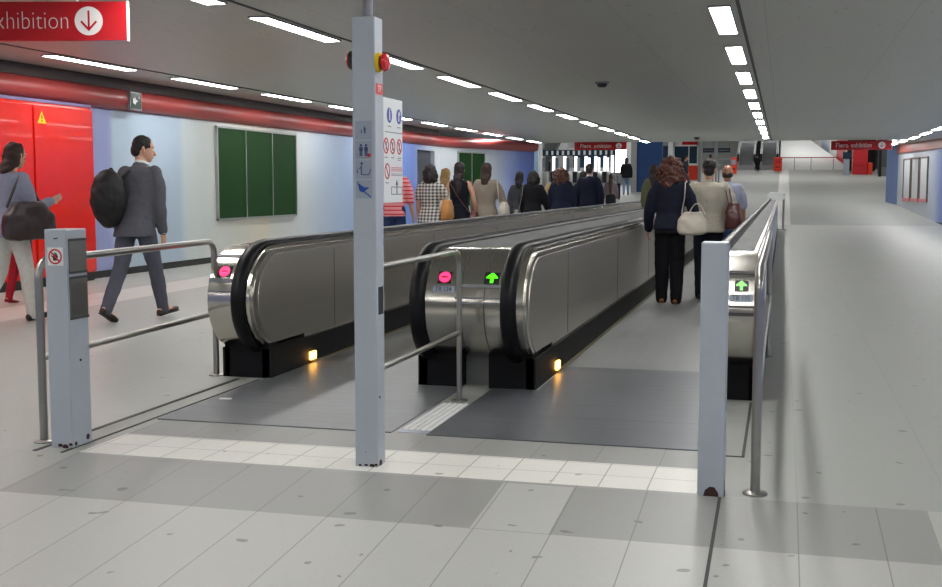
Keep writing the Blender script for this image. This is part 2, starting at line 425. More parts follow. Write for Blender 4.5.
struct(prism_strip([(-9.5, 31.5), (-9.5, 32), (-7.9, 37.5)], 0, 0.13, -0.02).build('baseboard_left', M['baseboard']))
def band():
    """half round red cladding along the top of the left wall"""
    plan = [(-9.5, -8), (-9.5, 8), (-9.5, 15), (-9.5, 22), (-9.5, 29), (-9.5, 32), (-7.9, 37.5)]
    prof = [(0.0, 2.43)] + [(0.17 * math.cos(-PI / 2 + PI * i / 10), 2.59 + 0.155 * math.sin(-PI / 2 + PI * i / 10)) for i in range(11)] + [(0.0, 2.75)]
    rs = []
    for i, p in enumerate(plan):
        a = plan[max(i - 1, 0)]; b = plan[min(i + 1, len(plan) - 1)]
        d = Vector((b[0] - a[0], b[1] - a[1], 0)).normalized(); n = Vector((d.y, -d.x, 0))
        rs.append([Vector((p[0], p[1], 0)) + n * q[0] + ZU * q[1] for q in prof])
    mb = MB(); mb.rings(rs); return struct(mb.build('trim_1', M['red_band'], smooth=True))
band()
# right wall, its brown-red top band and the blue end pier
struct(prism_strip([(5.2, 41), (5.2, -8)], -0.85, 2.9, 0.2).build('wall_right', M['wall_right']))
struct(prism_strip([(4.32, 48.3), (5.2, 41)], 0, 2.9, 0.2).build('wall_right', M['wall_right']))
struct(prism_strip([(4.0, 49.6), (4.32, 48.3)], 0, 2.9, 0.25).build('wall_right', mat('blue_end_pier', rgb(104, 128, 176), 0.4)))
struct(prism_strip([(4.30, 48.3), (5.16, 41), (5.16, -8)], 2.58, 2.9, -0.05).build('trim_2', mat('brown_red_band', rgb(150, 84, 80), 0.4)))
struct(prism_strip([(4.32, 48.3), (5.19, 41), (5.19, 10)], 0, 0.1, -0.02).build('baseboard_right', M['baseboard']))
# ceiling: a thin slab that stops where the corridor opens into the hall
struct(MB().box(-11.0, 5.6, -8, 42.3, 2.9, 3.15).build('ceiling', M['ceiling']))
struct(MB().box(4.0, 5.6, 42.3, 50, 2.9, 3.15).build('ceiling', M['ceiling']))
struct(MB().box(-9.66, -9.5, -8, 32, 2.75, 2.92).build('trim_13', mat('brown_grey_cove', rgb(84, 76, 76), 0.7)))
struct(MB().box(-11.2, -11.0, -8, 42.3, 2.0, 3.15).build('wall_left', M['dark_void']))
struct(MB().box(-11, 5.6, -8.2, -8, -0.9, 2.9).build('wall_back', M['grey_wall']))
rows = [('left', -8.6), ('middle', -4.77), ('right', -0.58), ('far', 4.1)]
for k, (nm, x) in enumerate(rows):
    struct(MB().box(x + 0.15, x + 0.18, -8, 42.3, 2.890, 2.905).build('trim_%d' % (3 + k), mat('ceiling_slot_grey', rgb(84, 86, 86), 0.7) if k == 0 else bpy.data.materials['ceiling_slot_grey']))

# ceiling lamps: one build, then copies
def make_lamp():
    t = thing('ceiling_light', 'strip light', 'ceiling light', (0, 0, 2.9))
    MB().box(-0.088, 0.088, -0.93, 0.93, 2.884, 2.9).build('diffuser', M['lamp'], t)
    f = MB(); f.box(-0.10, -0.088, -0.942, 0.942, 2.882, 2.9); f.box(0.088, 0.10, -0.942, 0.942, 2.882, 2.9)
    f.box(-0.088, 0.088, -0.942, -0.93, 2.882, 2.9); f.box(-0.088, 0.088, 0.93, 0.942, 2.882, 2.9)
    f.build('frame', M['lamp_rim'], t); return t
def copy_thing(t, loc, rz=0.0, label=None):
    r = t.copy(); C.objects.link(r); r.location = loc; r.rotation_euler = (0, 0, rz)
    if label: r['label'] = label
    for ch in t.children:
        c = ch.copy(); C.objects.link(c); c.parent = r
        for g in ch.children:
            d = g.copy(); C.objects.link(d); d.parent = c
    return r
ORD = 'first second third fourth fifth sixth seventh eighth ninth tenth eleventh twelfth thirteenth fourteenth fifteenth sixteenth'.split()
lamp0 = make_lamp(); first = True
rowtext = {'left': 'row beside the red wall band', 'middle': 'row above the tall sign post', 'right': 'row above the right balustrade', 'far': 'row along the right-hand wall'}
vis0 = {'left': 12.0, 'middle': 7.0, 'right': 10.0, 'far': 33.5}
ph = {'left': 13.33, 'middle': 11.06, 'right': 11.52, 'far': 34.4}
for nm, x in rows:
    n = 0
    y = ph[nm] - 3.05 * math.floor((ph[nm] + 7) / 3.05)
    while y < (41.6 if nm != 'far' else 48):
        yy = y + 0.36 if nm == 'middle' and abs(y - 8.01) < 0.1 else y
        xx = x if nm != 'far' or y < 40 else x - 0.02 * (y - 40)
        if y + 1 > vis0[nm]:
            lab = '%s strip light from the camera in the %s' % (ORD[n], rowtext[nm]); n += 1
        else: lab = 'strip light nearer than those seen of the %s' % rowtext[nm]
        if first: lamp0.location = (xx, yy, 2.9); lamp0['label'] = lab; o = lamp0; first = False
        else: o = copy_thing(lamp0, (xx, yy, 2.9), 0, lab)
        o['group'] = 'strip lights in the %s' % rowtext[nm]
        y += 3.05
for (x, y, lb) in ((-2.705, 17.83, 'round smoke detector on the ceiling between the middle and right light rows'), (-2.73, 38.5, 'small distant smoke detector near the far edge of the ceiling')):
    t = thing('smoke_detector', lb, 'smoke detector', (x, y, 2.9))
    MB().tube([(x, y, 2.9), (x, y, 2.875)], 0.11, 20).build('base', M['grey_print'], t, smooth=True)
    MB().tube([(x, y, 2.88), (x, y, 2.84), (x, y, 2.82)], [0.085, 0.075, 0.05], 20).build('sensor', M['alarm_black'], t, smooth=True)

# ------------------------------------------------------------------ moving walkways
YC, ZC, AA, BB = 7.45, 0.55, 0.42, 0.36
YEND = 35.4
def prof(off=0.0, n=16, yc=YC, zc=ZC, a=AA, b=BB, yend=YEND):
    """front nose: bottom rear -> round the front -> top rear, then along to the far end"""
    pts = [(yc - (a + off) * math.cos(t), zc + (b + off) * math.sin(t)) for t in [(-PI / 2 + PI * i / n) for i in range(n + 1)]]
    return pts
def side_outline(yc, zc, a, b, yend, n=16):
    p = [(yc - a * math.cos(-PI / 2 + PI * i / n), zc + b * math.sin(-PI / 2 + PI * i / n)) for i in range(n + 1)]
    q = [(2 * 0 + yend - 0.3 + 0.5 * a * math.cos(PI / 2 - PI * i / n), zc + b * math.sin(PI / 2 - PI * i / n)) for i in range(n + 1)]
    return p + q
def extrude_x(mb, outline, x0, x1):
    k = len(outline)
    mb.add([(x0, y, z) for y, z in outline] + [(x1, y, z) for y, z in outline],
           [tuple(range(k)), tuple(reversed(range(k, 2 * k)))] + [(i, (i + 1) % k, k + (i + 1) % k, k + i) for i in range(k)])
    return mb
def handrail_path(off):
    p = [(YC - (AA + off) * math.cos(t), ZC + (BB + off) * math.sin(t)) for t in [(-PI / 2 + PI * i / 20) for i in range(21)]]
    p = [(YC + 0.15, ZC - BB - off)] + p
    p += [(y, ZC + BB + off) for y in (9, 12, 16, 20, 25, 30, YEND - 0.35)]
    p += [(YEND - 0.3 + 0.5 * (AA + off) * math.cos(t), ZC + (BB + off) * math.sin(t)) for t in [(PI / 2 - PI * i / 12) for i in range(13)]]
    return p
def handrail(x, parent):
    pts = [(x, y, z) for y, z in handrail_path(0.012)]
    return MB().tube(pts, [(0.05, 0.030)] * len(pts), 14, side=(1, 0, 0)).build('handrail', M['rubber'], parent, smooth=True)
def tangent_at(z):
    s = max(-1, min(1, (z - ZC) / BB)); t = math.asin(s)
    y = YC - AA * math.cos(t); d = Vector((0, AA * math.sin(t), BB * math.cos(t))).normalized()
    return y, d
def balustrade(label, x0, x1, rails, panels, boxes, inner=(1, -1)):
    """x0..x1 overall; rails: x of handrails; panels: list of +1/-1 (side the steel panel faces)"""
    t = thing('moving_walkway_balustrade', label, 'moving walkway', ((x0 + x1) / 2, 7.3, 0), 'moving walkway balustrades')
    bx0, bx1 = x0 + 0.02, x1 - 0.02
    core = extrude_x(MB(), side_outline(YC, ZC, AA, BB, YEND), bx0, bx1).build('newel_cover', M['steel_face'], t, smooth=True)
    # the long scuffed deck between the handrails
    dk = MB(); dk.box(bx0 + 0.02, bx1 - 0.02, YC + 0.1, YEND - 0.4, ZC + BB - 0.002, ZC + BB + 0.004); dk.build('deck', M['steel_deck'], t)
    for x in rails: handrail(x, t)
    for s in panels:
        xf = x1 if s > 0 else x0
        e = extrude_x(MB(), side_outline(YC + 0.01, ZC - 0.003, AA - 0.02, BB - 0.02, YEND), xf - s * 0.045, xf - s * 0.004).build('edge_trim', M['steel_edge'], t, bevel=0.0, smooth=True)
        extrude_x(MB(), side_outline(YC + 0.03, ZC - 0.012, AA - 0.075, BB - 0.042, YEND - 0.1), xf - s * 0.05, xf).build('side_panel', M['steel_panel'], t, smooth=True)
        for y in (8.5, 11.2, 13.9, 16.6, 19.3, 22, 25, 28, 31): MB().box(xf - 0.002, xf + 0.002, y, y + 0.006, 0.23, 0.83).build('panel_joint', M['groove'], t)
        MB().box(xf - s * 0.05, xf + s * (0.012 if s in inner else 0.002), 7.28, YEND, -0.005, 0.205).build('skirt', M['black_metal'], t)
        if s in inner: MB().box(xf, xf + s * 0.03, 8.0, YEND, -0.003, 0.018).build('skirt_brush', mat('brass_edge', rgb(120, 112, 80), 0.4, 0.5) if 'brass' not in M else M['brass'], t)
    for (a, b) in boxes:
        MB().box(a, b, 7.28, 7.9, -0.005, 0.24).build('base_box', M['black_metal'], t)
    MB().box(x0 + 0.06, x1 - 0.06, 7.42, YEND - 0.2, -0.004, 0.24).build('plinth', M['grey_wall'], t)
    return t
M['brass'] = mat('brass_edge', rgb(120, 112, 80), 0.4, 0.5)
def on_nose(z, xc):
    y, d = tangent_at(z); n = XU.cross(d)     # x cross tangent points out of the nose (towards -y)
    return Vector((xc, y, z)), d, n
def display(t, xc, z, w, h, kind):
    o, d, n = on_nose(z, xc)
    b = MB().obox(o - XU * w / 2 - d * h / 2 - n * 0.01, XU, d, n, w, h, 0.014).build('indicator_display', M['alarm_black'], t)
    o2 = o + n * 0.0045; s = min(w, h)
    if kind == 'red':
        mb = MB(); mb.disc2d(s * 0.44, (0, 0), o2, XU, d, 0.003); mb.build('no_entry_light', M['led_red'], b)
        mb = MB(); mb.bar2d((-s * 0.24, 0), (s * 0.24, 0), s * 0.14, o2 + n * 0.003, XU, d, 0.002); mb.build('bar_mark', M['alarm_black'], b)
    elif kind == 'redplate':
        mb = MB(); mb.disc2d(s * 0.46, (0, 0), o2, XU, d, 0.003, sx=0.95); mb.build('no_entry_light', M['led_red'], b)
        mb = MB(); mb.bar2d((-s * 0.22, 0), (s * 0.22, 0), s * 0.1, o2 + n * 0.003, XU, d, 0.002); mb.build('bar_mark', M['alarm_red'], b)
    else:
        a = [(-.12, -.42), (.12, -.42), (.12, -.02), (.44, -.02), (.44, .06), (0.06, .42), (-0.06, .42), (-.44, .06), (-.44, -.02), (-.12, -.02)]
        mb = MB(); mb.poly([(p[0] * s, p[1] * s) for p in a], o2, XU, d, 0.003)
        mb.build('arrow_light', M['led_green'] if kind == 'green' else M['led_green_pale'], b)
    return b
def number_plate(t, xc, z, w, h, txt):
    o, d, n = on_nose(z, xc)
    b = MB().obox(o - XU * w / 2 - d * h / 2 - n * 0.004, XU, d, n, w, h, 0.008).build('number_plate', M['pale_plate'], t)
    lettering(txt, h * 0.95, o + n * 0.0045, XU, d, M['black_print'], b, 'CENTER', sx=0.85)
def steel_rib(t, x0, x1, z, h, m):
    o, d, n = on_nose(z, x0)
    MB().obox(o - d * h / 2 - n * 0.003, XU, d, n, x1 - x0, h, 0.007).build('cover_seam', m, t)
def amber(t, x, s, y):
    MB().box(x, x + s * 0.022, y - 0.05, y + 0.05, 0.03, 0.09).build('warning_lamp', M['amber'], t, bevel=0.006)

bl = balustrade('left walkway balustrade with one black handrail and a pink-red no-entry display', -3.735, -3.39, [-3.49], [1, -1], [(-3.72, -3.39)], (1,))
display(bl, -3.615, 0.745, 0.095, 0.085, 'redplate')
for z, h in ((0.845, 0.03), (0.69, 0.03), (0.615, 0.012)): steel_rib(bl, -3.715, -3.55, z, h, M['grey_print'])
amber(bl, -3.378, 1, 8.0)
bm_ = balustrade('wide middle balustrade between the two walkways, with red and green displays', -2.30, -1.53, [-2.24, -1.645], [1, -1], [(-2.30, -2.02), (-1.83, -1.53)])
display(bm_, -2.07, 0.738, 0.09, 0.085, 'red')
display(bm_, -1.76, 0.738, 0.1, 0.085, 'green')
number_plate(bm_, -2.07, 0.665, 0.14, 0.045, 'TR 134')
for z, h in ((0.69, 0.022), (0.615, 0.01), (0.585, 0.01)): steel_rib(bm_, -1.99, -1.70, z, h, M['grey_print'])
for xs_ in (-1.955, -1.80):
    pts = []
    for i in range(15):
        yy, dd_ = tangent_at(0.25 + 0.64 * i / 14); pts.append((xs_, yy - 0.0005, 0.25 + 0.64 * i / 14))
    MB().tube(pts, 0.0035, 6, side=(1, 0, 0)).build('cover_joint', M['groove'], bm_)
amber(bm_, -1.518, 1, 8.0)
br = balustrade('narrow right walkway balustrade with pale green arrow display behind the short bollard', -0.42, -0.125, [-0.365], [1, -1], [(-0.36, -0.16)], (-1,))
display(br, -0.225, 0.725, 0.08, 0.072, 'palegreen')
number_plate(br, -0.225, 0.655, 0.135, 0.045, 'TB 135')
for z, h in ((0.80, 0.02), (0.605, 0.012), (0.56, 0.02)): steel_rib(br, -0.30, -0.15, z, h, M['groove'])

def walkway_floor(label, x0, x1, yfront, ybelt, m_plate):
    t = thing('moving_walkway_belt', label, 'moving walkway', ((x0 + x1) / 2, yfront, 0), 'moving walkway floors')
    MB().box(x0, x1, ybelt, YEND + 0.2, -0.003, 0.004).build('belt', M['belt'], t)
    return t
wl = walkway_floor('ribbed grey belt and steel landing plate of the left walkway', -3.37, -2.32, 5.81, 8.6, None)
MB().box(-3.40, -2.0, 5.81, 7.27, -0.003, 0.006).build('landing_plate', M['plate'], wl, bevel=0.001)
MB().box(-3.37, -2.32, 7.27, 8.6, -0.003, 0.005).build('comb_plate', M['plate'], wl)
wr = walkway_floor('ribbed grey belt and dark landing plate of the right walkway', -1.50, -0.37, 5.8, 8.3, None)
MB().box(-1.80, -0.37, 5.80, 6.45, -0.003, 0.006).build('landing_plate', M['plate_dark'], wr, bevel=0.001)
MB().box(-1.80, -0.37, 6.452, 7.27, -0.003, 0.006).build('landing_plate', M['plate_dark'], wr, bevel=0.001)
MB().box(-1.50, -0.37, 7.27, 8.3, -0.003, 0.005).build('comb_plate', M['plate_dark'], wr)
st = MB()
for i in range(5):
    for j in range(22):
        x, y = -1.955 + i * 0.034, 5.92 + j * 0.036
        st.tube([(x, y, 0.0), (x, y, 0.006), (x, y, 0.008)], [0.0145, 0.0135, 0.008], 8)
tp = thing('tactile_stud_strip', 'strip of white raised studs between the two landing plates', 'tactile paving', (-1.88, 5.9, 0))
MB().box(-1.98, -1.80, 5.84, 6.72, -0.003, 0.002).build('base_plate', M['pale_plate'], tp)
so = st.build('stud', M['dot_white'], tp, smooth=True); so['kind'] = 'stuff'
g = MB(); g.box(-0.165, -0.15, 5.72, 7.2, -0.002, 0.003); g.box(-0.37, -0.15, 5.72, 5.735, -0.002, 0.003)
struct(g.build('trim_7', M['groove']))
g = MB(); g.box(-3.60, -3.575, 4.95, 7.2, -0.002, 0.004); g.box(-3.44, -3.425, 4.95, 7.2, -0.002, 0.004)
struct(g.build('trim_8', M['groove']))
mb = MB(); y0_, y1_ = 2.5, 4.945
mb.add([(-0.235, y0_, floor_z(y0_) - .004), (-0.222, y0_, floor_z(y0_) - .004), (-0.222, y1_, floor_z(y1_) - .004), (-0.235, y1_, floor_z(y1_) - .004), (-0.235, y0_, floor_z(y0_) + .0015), (-0.222, y0_, floor_z(y0_) + .0015), (-0.222, y1_, floor_z(y1_) + .0015), (-0.235, y1_, floor_z(y1_) + .0015)],
       [(0, 3, 2, 1), (4, 5, 6, 7), (0, 1, 5, 4), (1, 2, 6, 5), (2, 3, 7, 6), (3, 0, 4, 7)])
struct(mb.build('trim_14', M['groove']))
MBt = MB().obox((-3.33, 6.42, 0.007), Vector((0.96, 0.28, 0)).normalized(), Vector((-0.28, 0.96, 0)).normalized(), ZU, 0.075, 0.05, 0.004).build('paper_scrap', M['white_board'])
tag(MBt, 'small white paper scrap lying on the left landing plate', 'litter')

# ------------------------------------------------------------------ bollards, post, rails
def bollard(label, x0, x1, y0, y1, h):
    t = thing('bollard', label, 'bollard', ((x0 + x1) / 2, (y0 + y1) / 2, 0))
    MB().box(x0, x1, y0, y1, -0.01, h).build('shaft', M['post_paint'], t, bevel=0.006)
    return t
b = bollard('grey square bollard with a no-touching sticker and two dark reader panels', -3.555, -3.43, 5.04, 5.215, 1.105)
for z0, z1 in ((0.89, 1.05), (0.66, 0.86)):
    q = MB().box(-3.432, -3.424, 5.055, 5.205, z0, z1).build('reader_panel', M['post_dark'], b, bevel=0.002)
    MB().box(-3.426, -3.4225, 5.05, 5.21, z0 - 0.008, z0 + 0.004).build('panel_edge', M['groove'], q)
    MB().box(-3.426, -3.4225, 5.05, 5.21, z1 - 0.004, z1 + 0.008).build('panel_edge', M['groove'], q)
MB().tube([(-3.431, 5.13, 0.44), (-3.4265, 5.13, 0.44)], 0.007, 10).build('screw_hole', M['black_print'], b)
s = MB().box(-3.536, -3.449, 5.036, 5.0405, 0.925, 1.015).build('sticker', M['white_board'], b)
o = Vector((-3.4925, 5.036, 0.97))
MB().ring2d(0.031, 0.039, (0, 0), o, XU, ZU, 0.001).bar2d((-.024, .024), (.024, -.024), .008, o - YU * 0.0012, XU, ZU, 0.001).build('prohibition_ring', M['red_print'], s)
hand = MB().poly([(-.012, -.02), (.01, -.02), (.016, 0), (.012, .008), (-.012, .006)], o, XU, ZU, 0.0008)
for k, (x, hh) in enumerate(((-.010, .014), (-.004, .018), (.002, .019), (.008, .015))): hand.bar2d((x, 0.004), (x + 0.001, hh), 0.0045, o, XU, ZU, 0.0008)
hand.bar2d((-.01, -.006), (-.021, .006), .005, o, XU, ZU, .0008); hand.build('hand_symbol', M['black_print'], s)
MB().bar2d((-0.004, 0), (0.02, 0.004), 0.006, (-3.497, 5.0395, 1.058), XU, ZU, 0.001).build('scratch', M['black_print'], b)
for (x, y, z, w) in ((-3.50, 5.04, 0.02, .03), (-3.44, 5.04, 0.03, .025), (-3.47, 5.04, 0.012, .04)): MB().disc2d(w / 3.2, (0, 0), (x, y - 0.0005, z * .7), XU, ZU, 0.001, 7, 1.5).build('rust_patch', M['rust'], b)
for (y, z, w) in ((5.07, 0.02, .03), (5.175, 0.035, .042)): MB().disc2d(w / 2.6, (0, 0), (-3.4302, y, z), YU, ZU, 0.0012, 7).build('rust_patch', M['rust'], b)
b = bollard('short plain grey bollard with a rust hole at its foot, right of the walkways', -0.325, -0.212, 4.955, 5.06, 1.085)
MB().poly([(-.032, 0), (.034, 0), (.032, .02), (.016, .044), (-.004, .046), (-.024, .03)], (-0.268, 4.9545, -0.004), XU, ZU, 0.0012).build('rust_patch', M['rust'], b)
r = MB(); r.poly([(0, 0), (.06, 0), (.05, .02), (.03, .015), (.015, .07), (0, .06)], (-0.2118, 4.96, 0.0), YU, ZU, 0.0012); r.build('rust_patch', M['rust'], b)

post = thing('sign_post', 'tall grey square post carrying stickers and emergency buttons between the walkway entrances', 'post', (-1.865, 5.12, 0))
PX0, PX1, PY0, PY1 = -1.925, -1.812, 5.07, 5.18
MB().box(PX0, PX1, PY0, PY1, -0.01, 2.09).build('shaft', M['post_paint'], post, bevel=0.006)
MB().tube([(-1.865, 5.125, 2.08), (-1.865, 5.125, 2.9)], 0.024, 14).build('hanger_rod', M['grey_print'], post, smooth=True)
q = MB().box(PX1 - 0.002, PX1 + 0.003, 5.095, 5.155, 0.72, 0.85).build('slot_plate', M['alarm_black'], post, bevel=0.001)
MB().tube([(PX1 - 0.02, 5.10, 0.33), (PX1 + 0.003, 5.10, 0.33)], 0.006, 8).build('screw', M['black_print'], post)
for (x, z, w) in ((-1.90, 0.01, .018), (-1.87, 0.014, .02), (-1.84, 0.012, .03), (-1.82, 0.02, .02), (-1.872, 0.07, .008)): MB().disc2d(w / 3.4, (0, 0), (x, 5.0695, z * .6 if z < .05 else z), XU, ZU, 0.001, 7, 1.6).build('rust_patch', M['rust'], post)
r = MB(); r.disc2d(0.02, (0, 0), (PX1 - 0.0003, 5.11, 0.01), YU, ZU, 0.0012, 8); r.build('rust_patch', M['rust'], post)
# emergency buttons left and right
e = MB().tube([(PX1, 5.105, 1.885), (PX1 + 0.018, 5.105, 1.885)], [(0.044), (0.044)], 20).build('emergency_button_housing', M['yellow'], post, smooth=True); e['label'] = 'yellow collar of the red emergency button'
MB().tube([(PX1 + 0.017, 5.105, 1.885), (PX1 + 0.026, 5.105, 1.885)], [0.034, 0.034], 18).build('button_neck', M['alarm_black'], e, smooth=True)
MB().tube([(PX1 + 0.025, 5.105, 1.885), (PX1 + 0.034, 5.105, 1.885), (PX1 + 0.05, 5.105, 1.885), (PX1 + 0.056, 5.105, 1.885)], [0.036, 0.043, 0.036, 0.02], 18).build('push_button', M['alarm_red'], e, smooth=True)
e = MB().tube([(PX0, 5.125, 1.90), (PX0 - 0.025, 5.125, 1.90)], [0.045, 0.043], 20).build('emergency_button_housing', M['alarm_black'], post, smooth=True)
MB().tube([(PX0 - 0.022, 5.125, 1.90), (PX0 - 0.034, 5.125, 1.90), (PX0 - 0.04, 5.125, 1.90)], [0.042, 0.036, 0.02], 18).build('push_button', M['alarm_red'], e, smooth=True)
q = MB().box(PX1 - 0.001, PX1 + 0.0015, 5.08, 5.17, 1.74, 1.79).build('red_sticker', mat('pale_red_sticker', rgb(220, 70, 66), 0.4), post)
lettering('TP', 0.045, (PX1 + 0.0016, 5.125, 1.765), YU, ZU, M['sign_white'], q, 'CENTER')
# four pictogram stickers on the front face
oy = PY0 - 0.0005
def fig_person(mb, x, z, h, o, walk=0.0):
    mb.disc2d(h * 0.11, (x, z + h * 0.88), o, XU, ZU, 0.0008, 12)
    mb.poly([(x - h * .15, z + h * .42), (x + h * .15, z + h * .42), (x + h * .17, z + h * .74), (x - h * .17, z + h * .74)], o, XU, ZU, .0008)
    mb.bar2d((x - h * .07, z + h * .42), (x - h * (.07 + walk), z), h * .11, o, XU, ZU, .0008); mb.bar2d((x + h * .07, z + h * .42), (x + h * (.07 + walk), z), h * .11, o, XU, ZU, .0008)
pcol = mat('dark_blue_pictogram', rgb(44, 64, 104), 0.4)
for k, zc in enumerate((1.575, 1.485, 1.395, 1.305)):
    pl = MB().box(-1.910, -1.828, oy - 0.001, PY0 + 0.001, zc - 0.043, zc + 0.043).build('pictogram_plate', M['pale_plate'], post)
    o = Vector((-1.869, oy - 0.0011, zc)); mb = MB()
    if k == 0:
        fig_person(mb, 0.006, -0.014, 0.032, o); fig_person(mb, -0.010, -0.014, 0.018, o)
        mb.build('pictogram', pcol, pl)
    elif k == 1:
        fig_person(mb, -0.013, -0.028, 0.056, o); fig_person(mb, 0.012, -0.028, 0.056, o); mb.build('pictogram', pcol, pl)
        MB().bar2d((-.034, -.012), (-.02, -.034), .003, o, XU, ZU, .0008).bar2d((-.02, -.034), (.02, -.034), .003, o, XU, ZU, .0008).bar2d((.02, -.034), (.034, -.012), .003, o, XU, ZU, .0008).build('pictogram_outline', M['grey_print'], pl)
        MB().disc2d(.009, (.026, -.024), o - YU * .001, XU, ZU, .0008).build('red_mark', M['red_print'], pl)
    elif k == 2:
        mb.disc2d(.006, (-.010, .028), o, XU, ZU, .0008).bar2d((-.012, .02), (-.012, -.022), .005, o, XU, ZU, .0008).bar2d((-.012, .012), (-.022, .004), .004, o, XU, ZU, .0008)
        mb.bar2d((-.012, -.022), (.024, -.024), .004, o, XU, ZU, .0008).bar2d((.024, -.024), (.034, .002), .004, o, XU, ZU, .0008).bar2d((-.030, -.016), (-.034, .004), .004, o, XU, ZU, .0008)
        mb.build('pictogram', pcol, pl)
    else:
        mb.poly([(-.026, .014), (-.012, .018), (.004, .008), (.022, .010), (.024, .006), (.010, -.004), (-.002, -.014), (-.016, -.012), (-.024, -.002)], o, XU, ZU, .0008)
        mb.bar2d((-.032, .034), (-.022, .012), .005, o, XU, ZU, .0008).bar2d((.0, -.010), (.034, -.036), .006, o, XU, ZU, .0008).disc2d(.007, (-.022, .018), o, XU, ZU, .0008)
        mb.build('pictogram', M['blue_print'], pl)

# white regulation board standing along the post's right side, edge-on to the walkways
SX = -1.814
nb = thing('regulation_board', 'white rules board with blue and red round symbols fixed behind the tall post', 'sign', (SX, 5.32, 1.24))
bd = MB().box(SX - 0.012, SX, 5.188, 5.47, 1.24, 1.735).build('board', M['white_board'], nb, bevel=0.002)
o = Vector((SX + 0.0004, 5.178, 1.24))
def U(mb): return mb
for y in (0.095, 0.235): MB().disc2d(0.036, (y, 0.415), o, YU, ZU, 0.001).build('blue_disc', M['blue_print'], bd)
mb = MB(); mb.bar2d((.095, .39), (.095, .43), .016, o + XU * .001, YU, ZU, .001).disc2d(.008, (.095, .438), o + XU * .001, YU, ZU, .001)
mb.build('disc_symbol', M['sign_white'], bd); mb = MB(); mb.poly([(.225, .39), (.24, .395), (.235, .415), (.25, .43), (.235, .442), (.225, .43)], o + XU * .001, YU, ZU, .001); mb.build('disc_symbol', M['sign_white'], bd)
for y, z in ((0.045, .27), (0.14, .27), (0.24, .27), (0.06, .15)):
    MB().ring2d(.030, .038, (y, z), o, YU, ZU, .001).bar2d((y - .02, z + .025), (y + .02, z - .025), .008, o, YU, ZU, .001).build('red_ring', M['red_print'], bd)
mb = MB()
for y in (0.045, 0.14, 0.24): mb.bar2d((y - .006, .25), (y + .004, .29), .01, o + XU * .001, YU, ZU, .001)
mb.build('ring_symbol', M['grey_print'], bd)
mb = MB()
for (z, a, b_) in ((.362, .07, .12), (.362, .21, .26), (.215, .02, .07), (.215, .12, .16), (.215, .215, .27), (.205, .22, .26), (.095, .03, .08), (.335, .03, .285)): mb.bar2d((a, z), (b_, z), .004, o, YU, ZU, .001)
for z in (.138, .131): mb.bar2d((.12, z), (.28, z), .003, o, YU, ZU, .001)
mb.build('text_line', M['grey_print'], bd)
mb = MB()
for z in (.168, .160, .152): mb.bar2d((.12, z), (.28, z), .004, o, YU, ZU, .001)
mb.build('red_text_line', M['pink_print'], bd)
mb = MB(); mb.bar2d((.12, .04), (.28, .04), .003, o, YU, ZU, .001).bar2d((.12, .075), (.28, .075), .003, o, YU, ZU, .001).bar2d((.12, .04), (.12, .075), .003, o, YU, ZU, .001).bar2d((.28, .04), (.28, .075), .003, o, YU, ZU, .001)
mb.bar2d((.2, .04), (.2, .095), .008, o, YU, ZU, .001).poly([(.185, .085), (.215, .085), (.2, .11)], o, YU, ZU, .001); mb.build('direction_diagram', M['black_print'], bd)

def loop_rail(label, x, y0, y1, zt, zl, r, posts=(True, True), xe=None):
    xe = x if xe is None else xe
    X = lambda y: x + (xe - x) * (y - y0) / (y1 - y0)
    t = thing('handrail_barrier', label, 'railing', (x, (y0 + y1) / 2, 0), 'steel guard rails around the walkway entrances')
    R = 0.09
    def arc(cy, a0, a1, n=6): return [(X(cy + R * math.cos(a0 + (a1 - a0) * i / n)), cy + R * math.cos(a0 + (a1 - a0) * i / n), zt - R + R * math.sin(a0 + (a1 - a0) * i / n)) for i in range(n + 1)]
    pts = []
    if posts[0]: pts += [(x, y0, 0.0)] + arc(y0 + R, PI, PI / 2)
    else: pts += [(x, y0, zt)]
    if posts[1]: pts += arc(y1 - R, PI / 2, 0) + [(X(y1), y1, 0.0)]
    else: pts += [(X(y1), y1, zt)]
    MB().tube(pts, r, 14, side=(1, 0, 0)).build('tube', M['steel_tube'], t, smooth=True)
    MB().tube([(x, y0 + 0.01, zl), (X(y1), y1 - 0.01, zl)], r * 0.9, 12).build('lower_rail', M['steel_tube'], t, smooth=True)
    for i, y in enumerate((y0, y1)):
        if posts[i]:
            MB().tube([(X(y), y, -0.003), (X(y), y, 0.008), (X(y), y, 0.014)], [0.052, 0.052, 0.04], 20).build('foot_flange', M['steel_tube'], t, smooth=True)
    return t
loop_rail('steel guard rail behind the left bollard, ending beside the left balustrade', -3.665, 5.14, 7.30, 0.94, 0.44, 0.021, (True, True), -3.80)
loop_rail('steel guard rail running from the tall post to the middle balustrade', -1.895, 5.18, 6.80, 0.925, 0.425, 0.017, (False, True))
rr = loop_rail('long steel guard rail beside the right balustrade, its post standing nearest of the rails', 0.0 - 0.085, 5.04, 9.2, 0.965, 0.47, 0.021)
# guard at the far end of the right balustrade
t = thing('guard_hoop', 'white-topped two-legged guard at the far end of the right balustrade', 'barrier', (-0.12, 36, 0))
for x in (-0.20, 0.03): MB().tube([(x, 36.2, 0), (x, 36.2, 1.08)], 0.035, 10).build('leg', M['steel_tube'], t, smooth=True)
MB().box(-0.38, 0.12, 36.0, 36.4, -0.003, 0.03).build('base_plate', M['grey_print'], t, bevel=0.01)
MB().poly([(-.46, .95), (-.445, 1.05), (-.36, 1.12), (-.1, 1.12), (.05, 1.05), (.075, .95), (.01, .90), (-.1, .88), (-.3, .88), (-.37, .95)], (0, 36.42, 0), XU, ZU, 0.4).build('hood', M['white_board'], t, bevel=0.015)

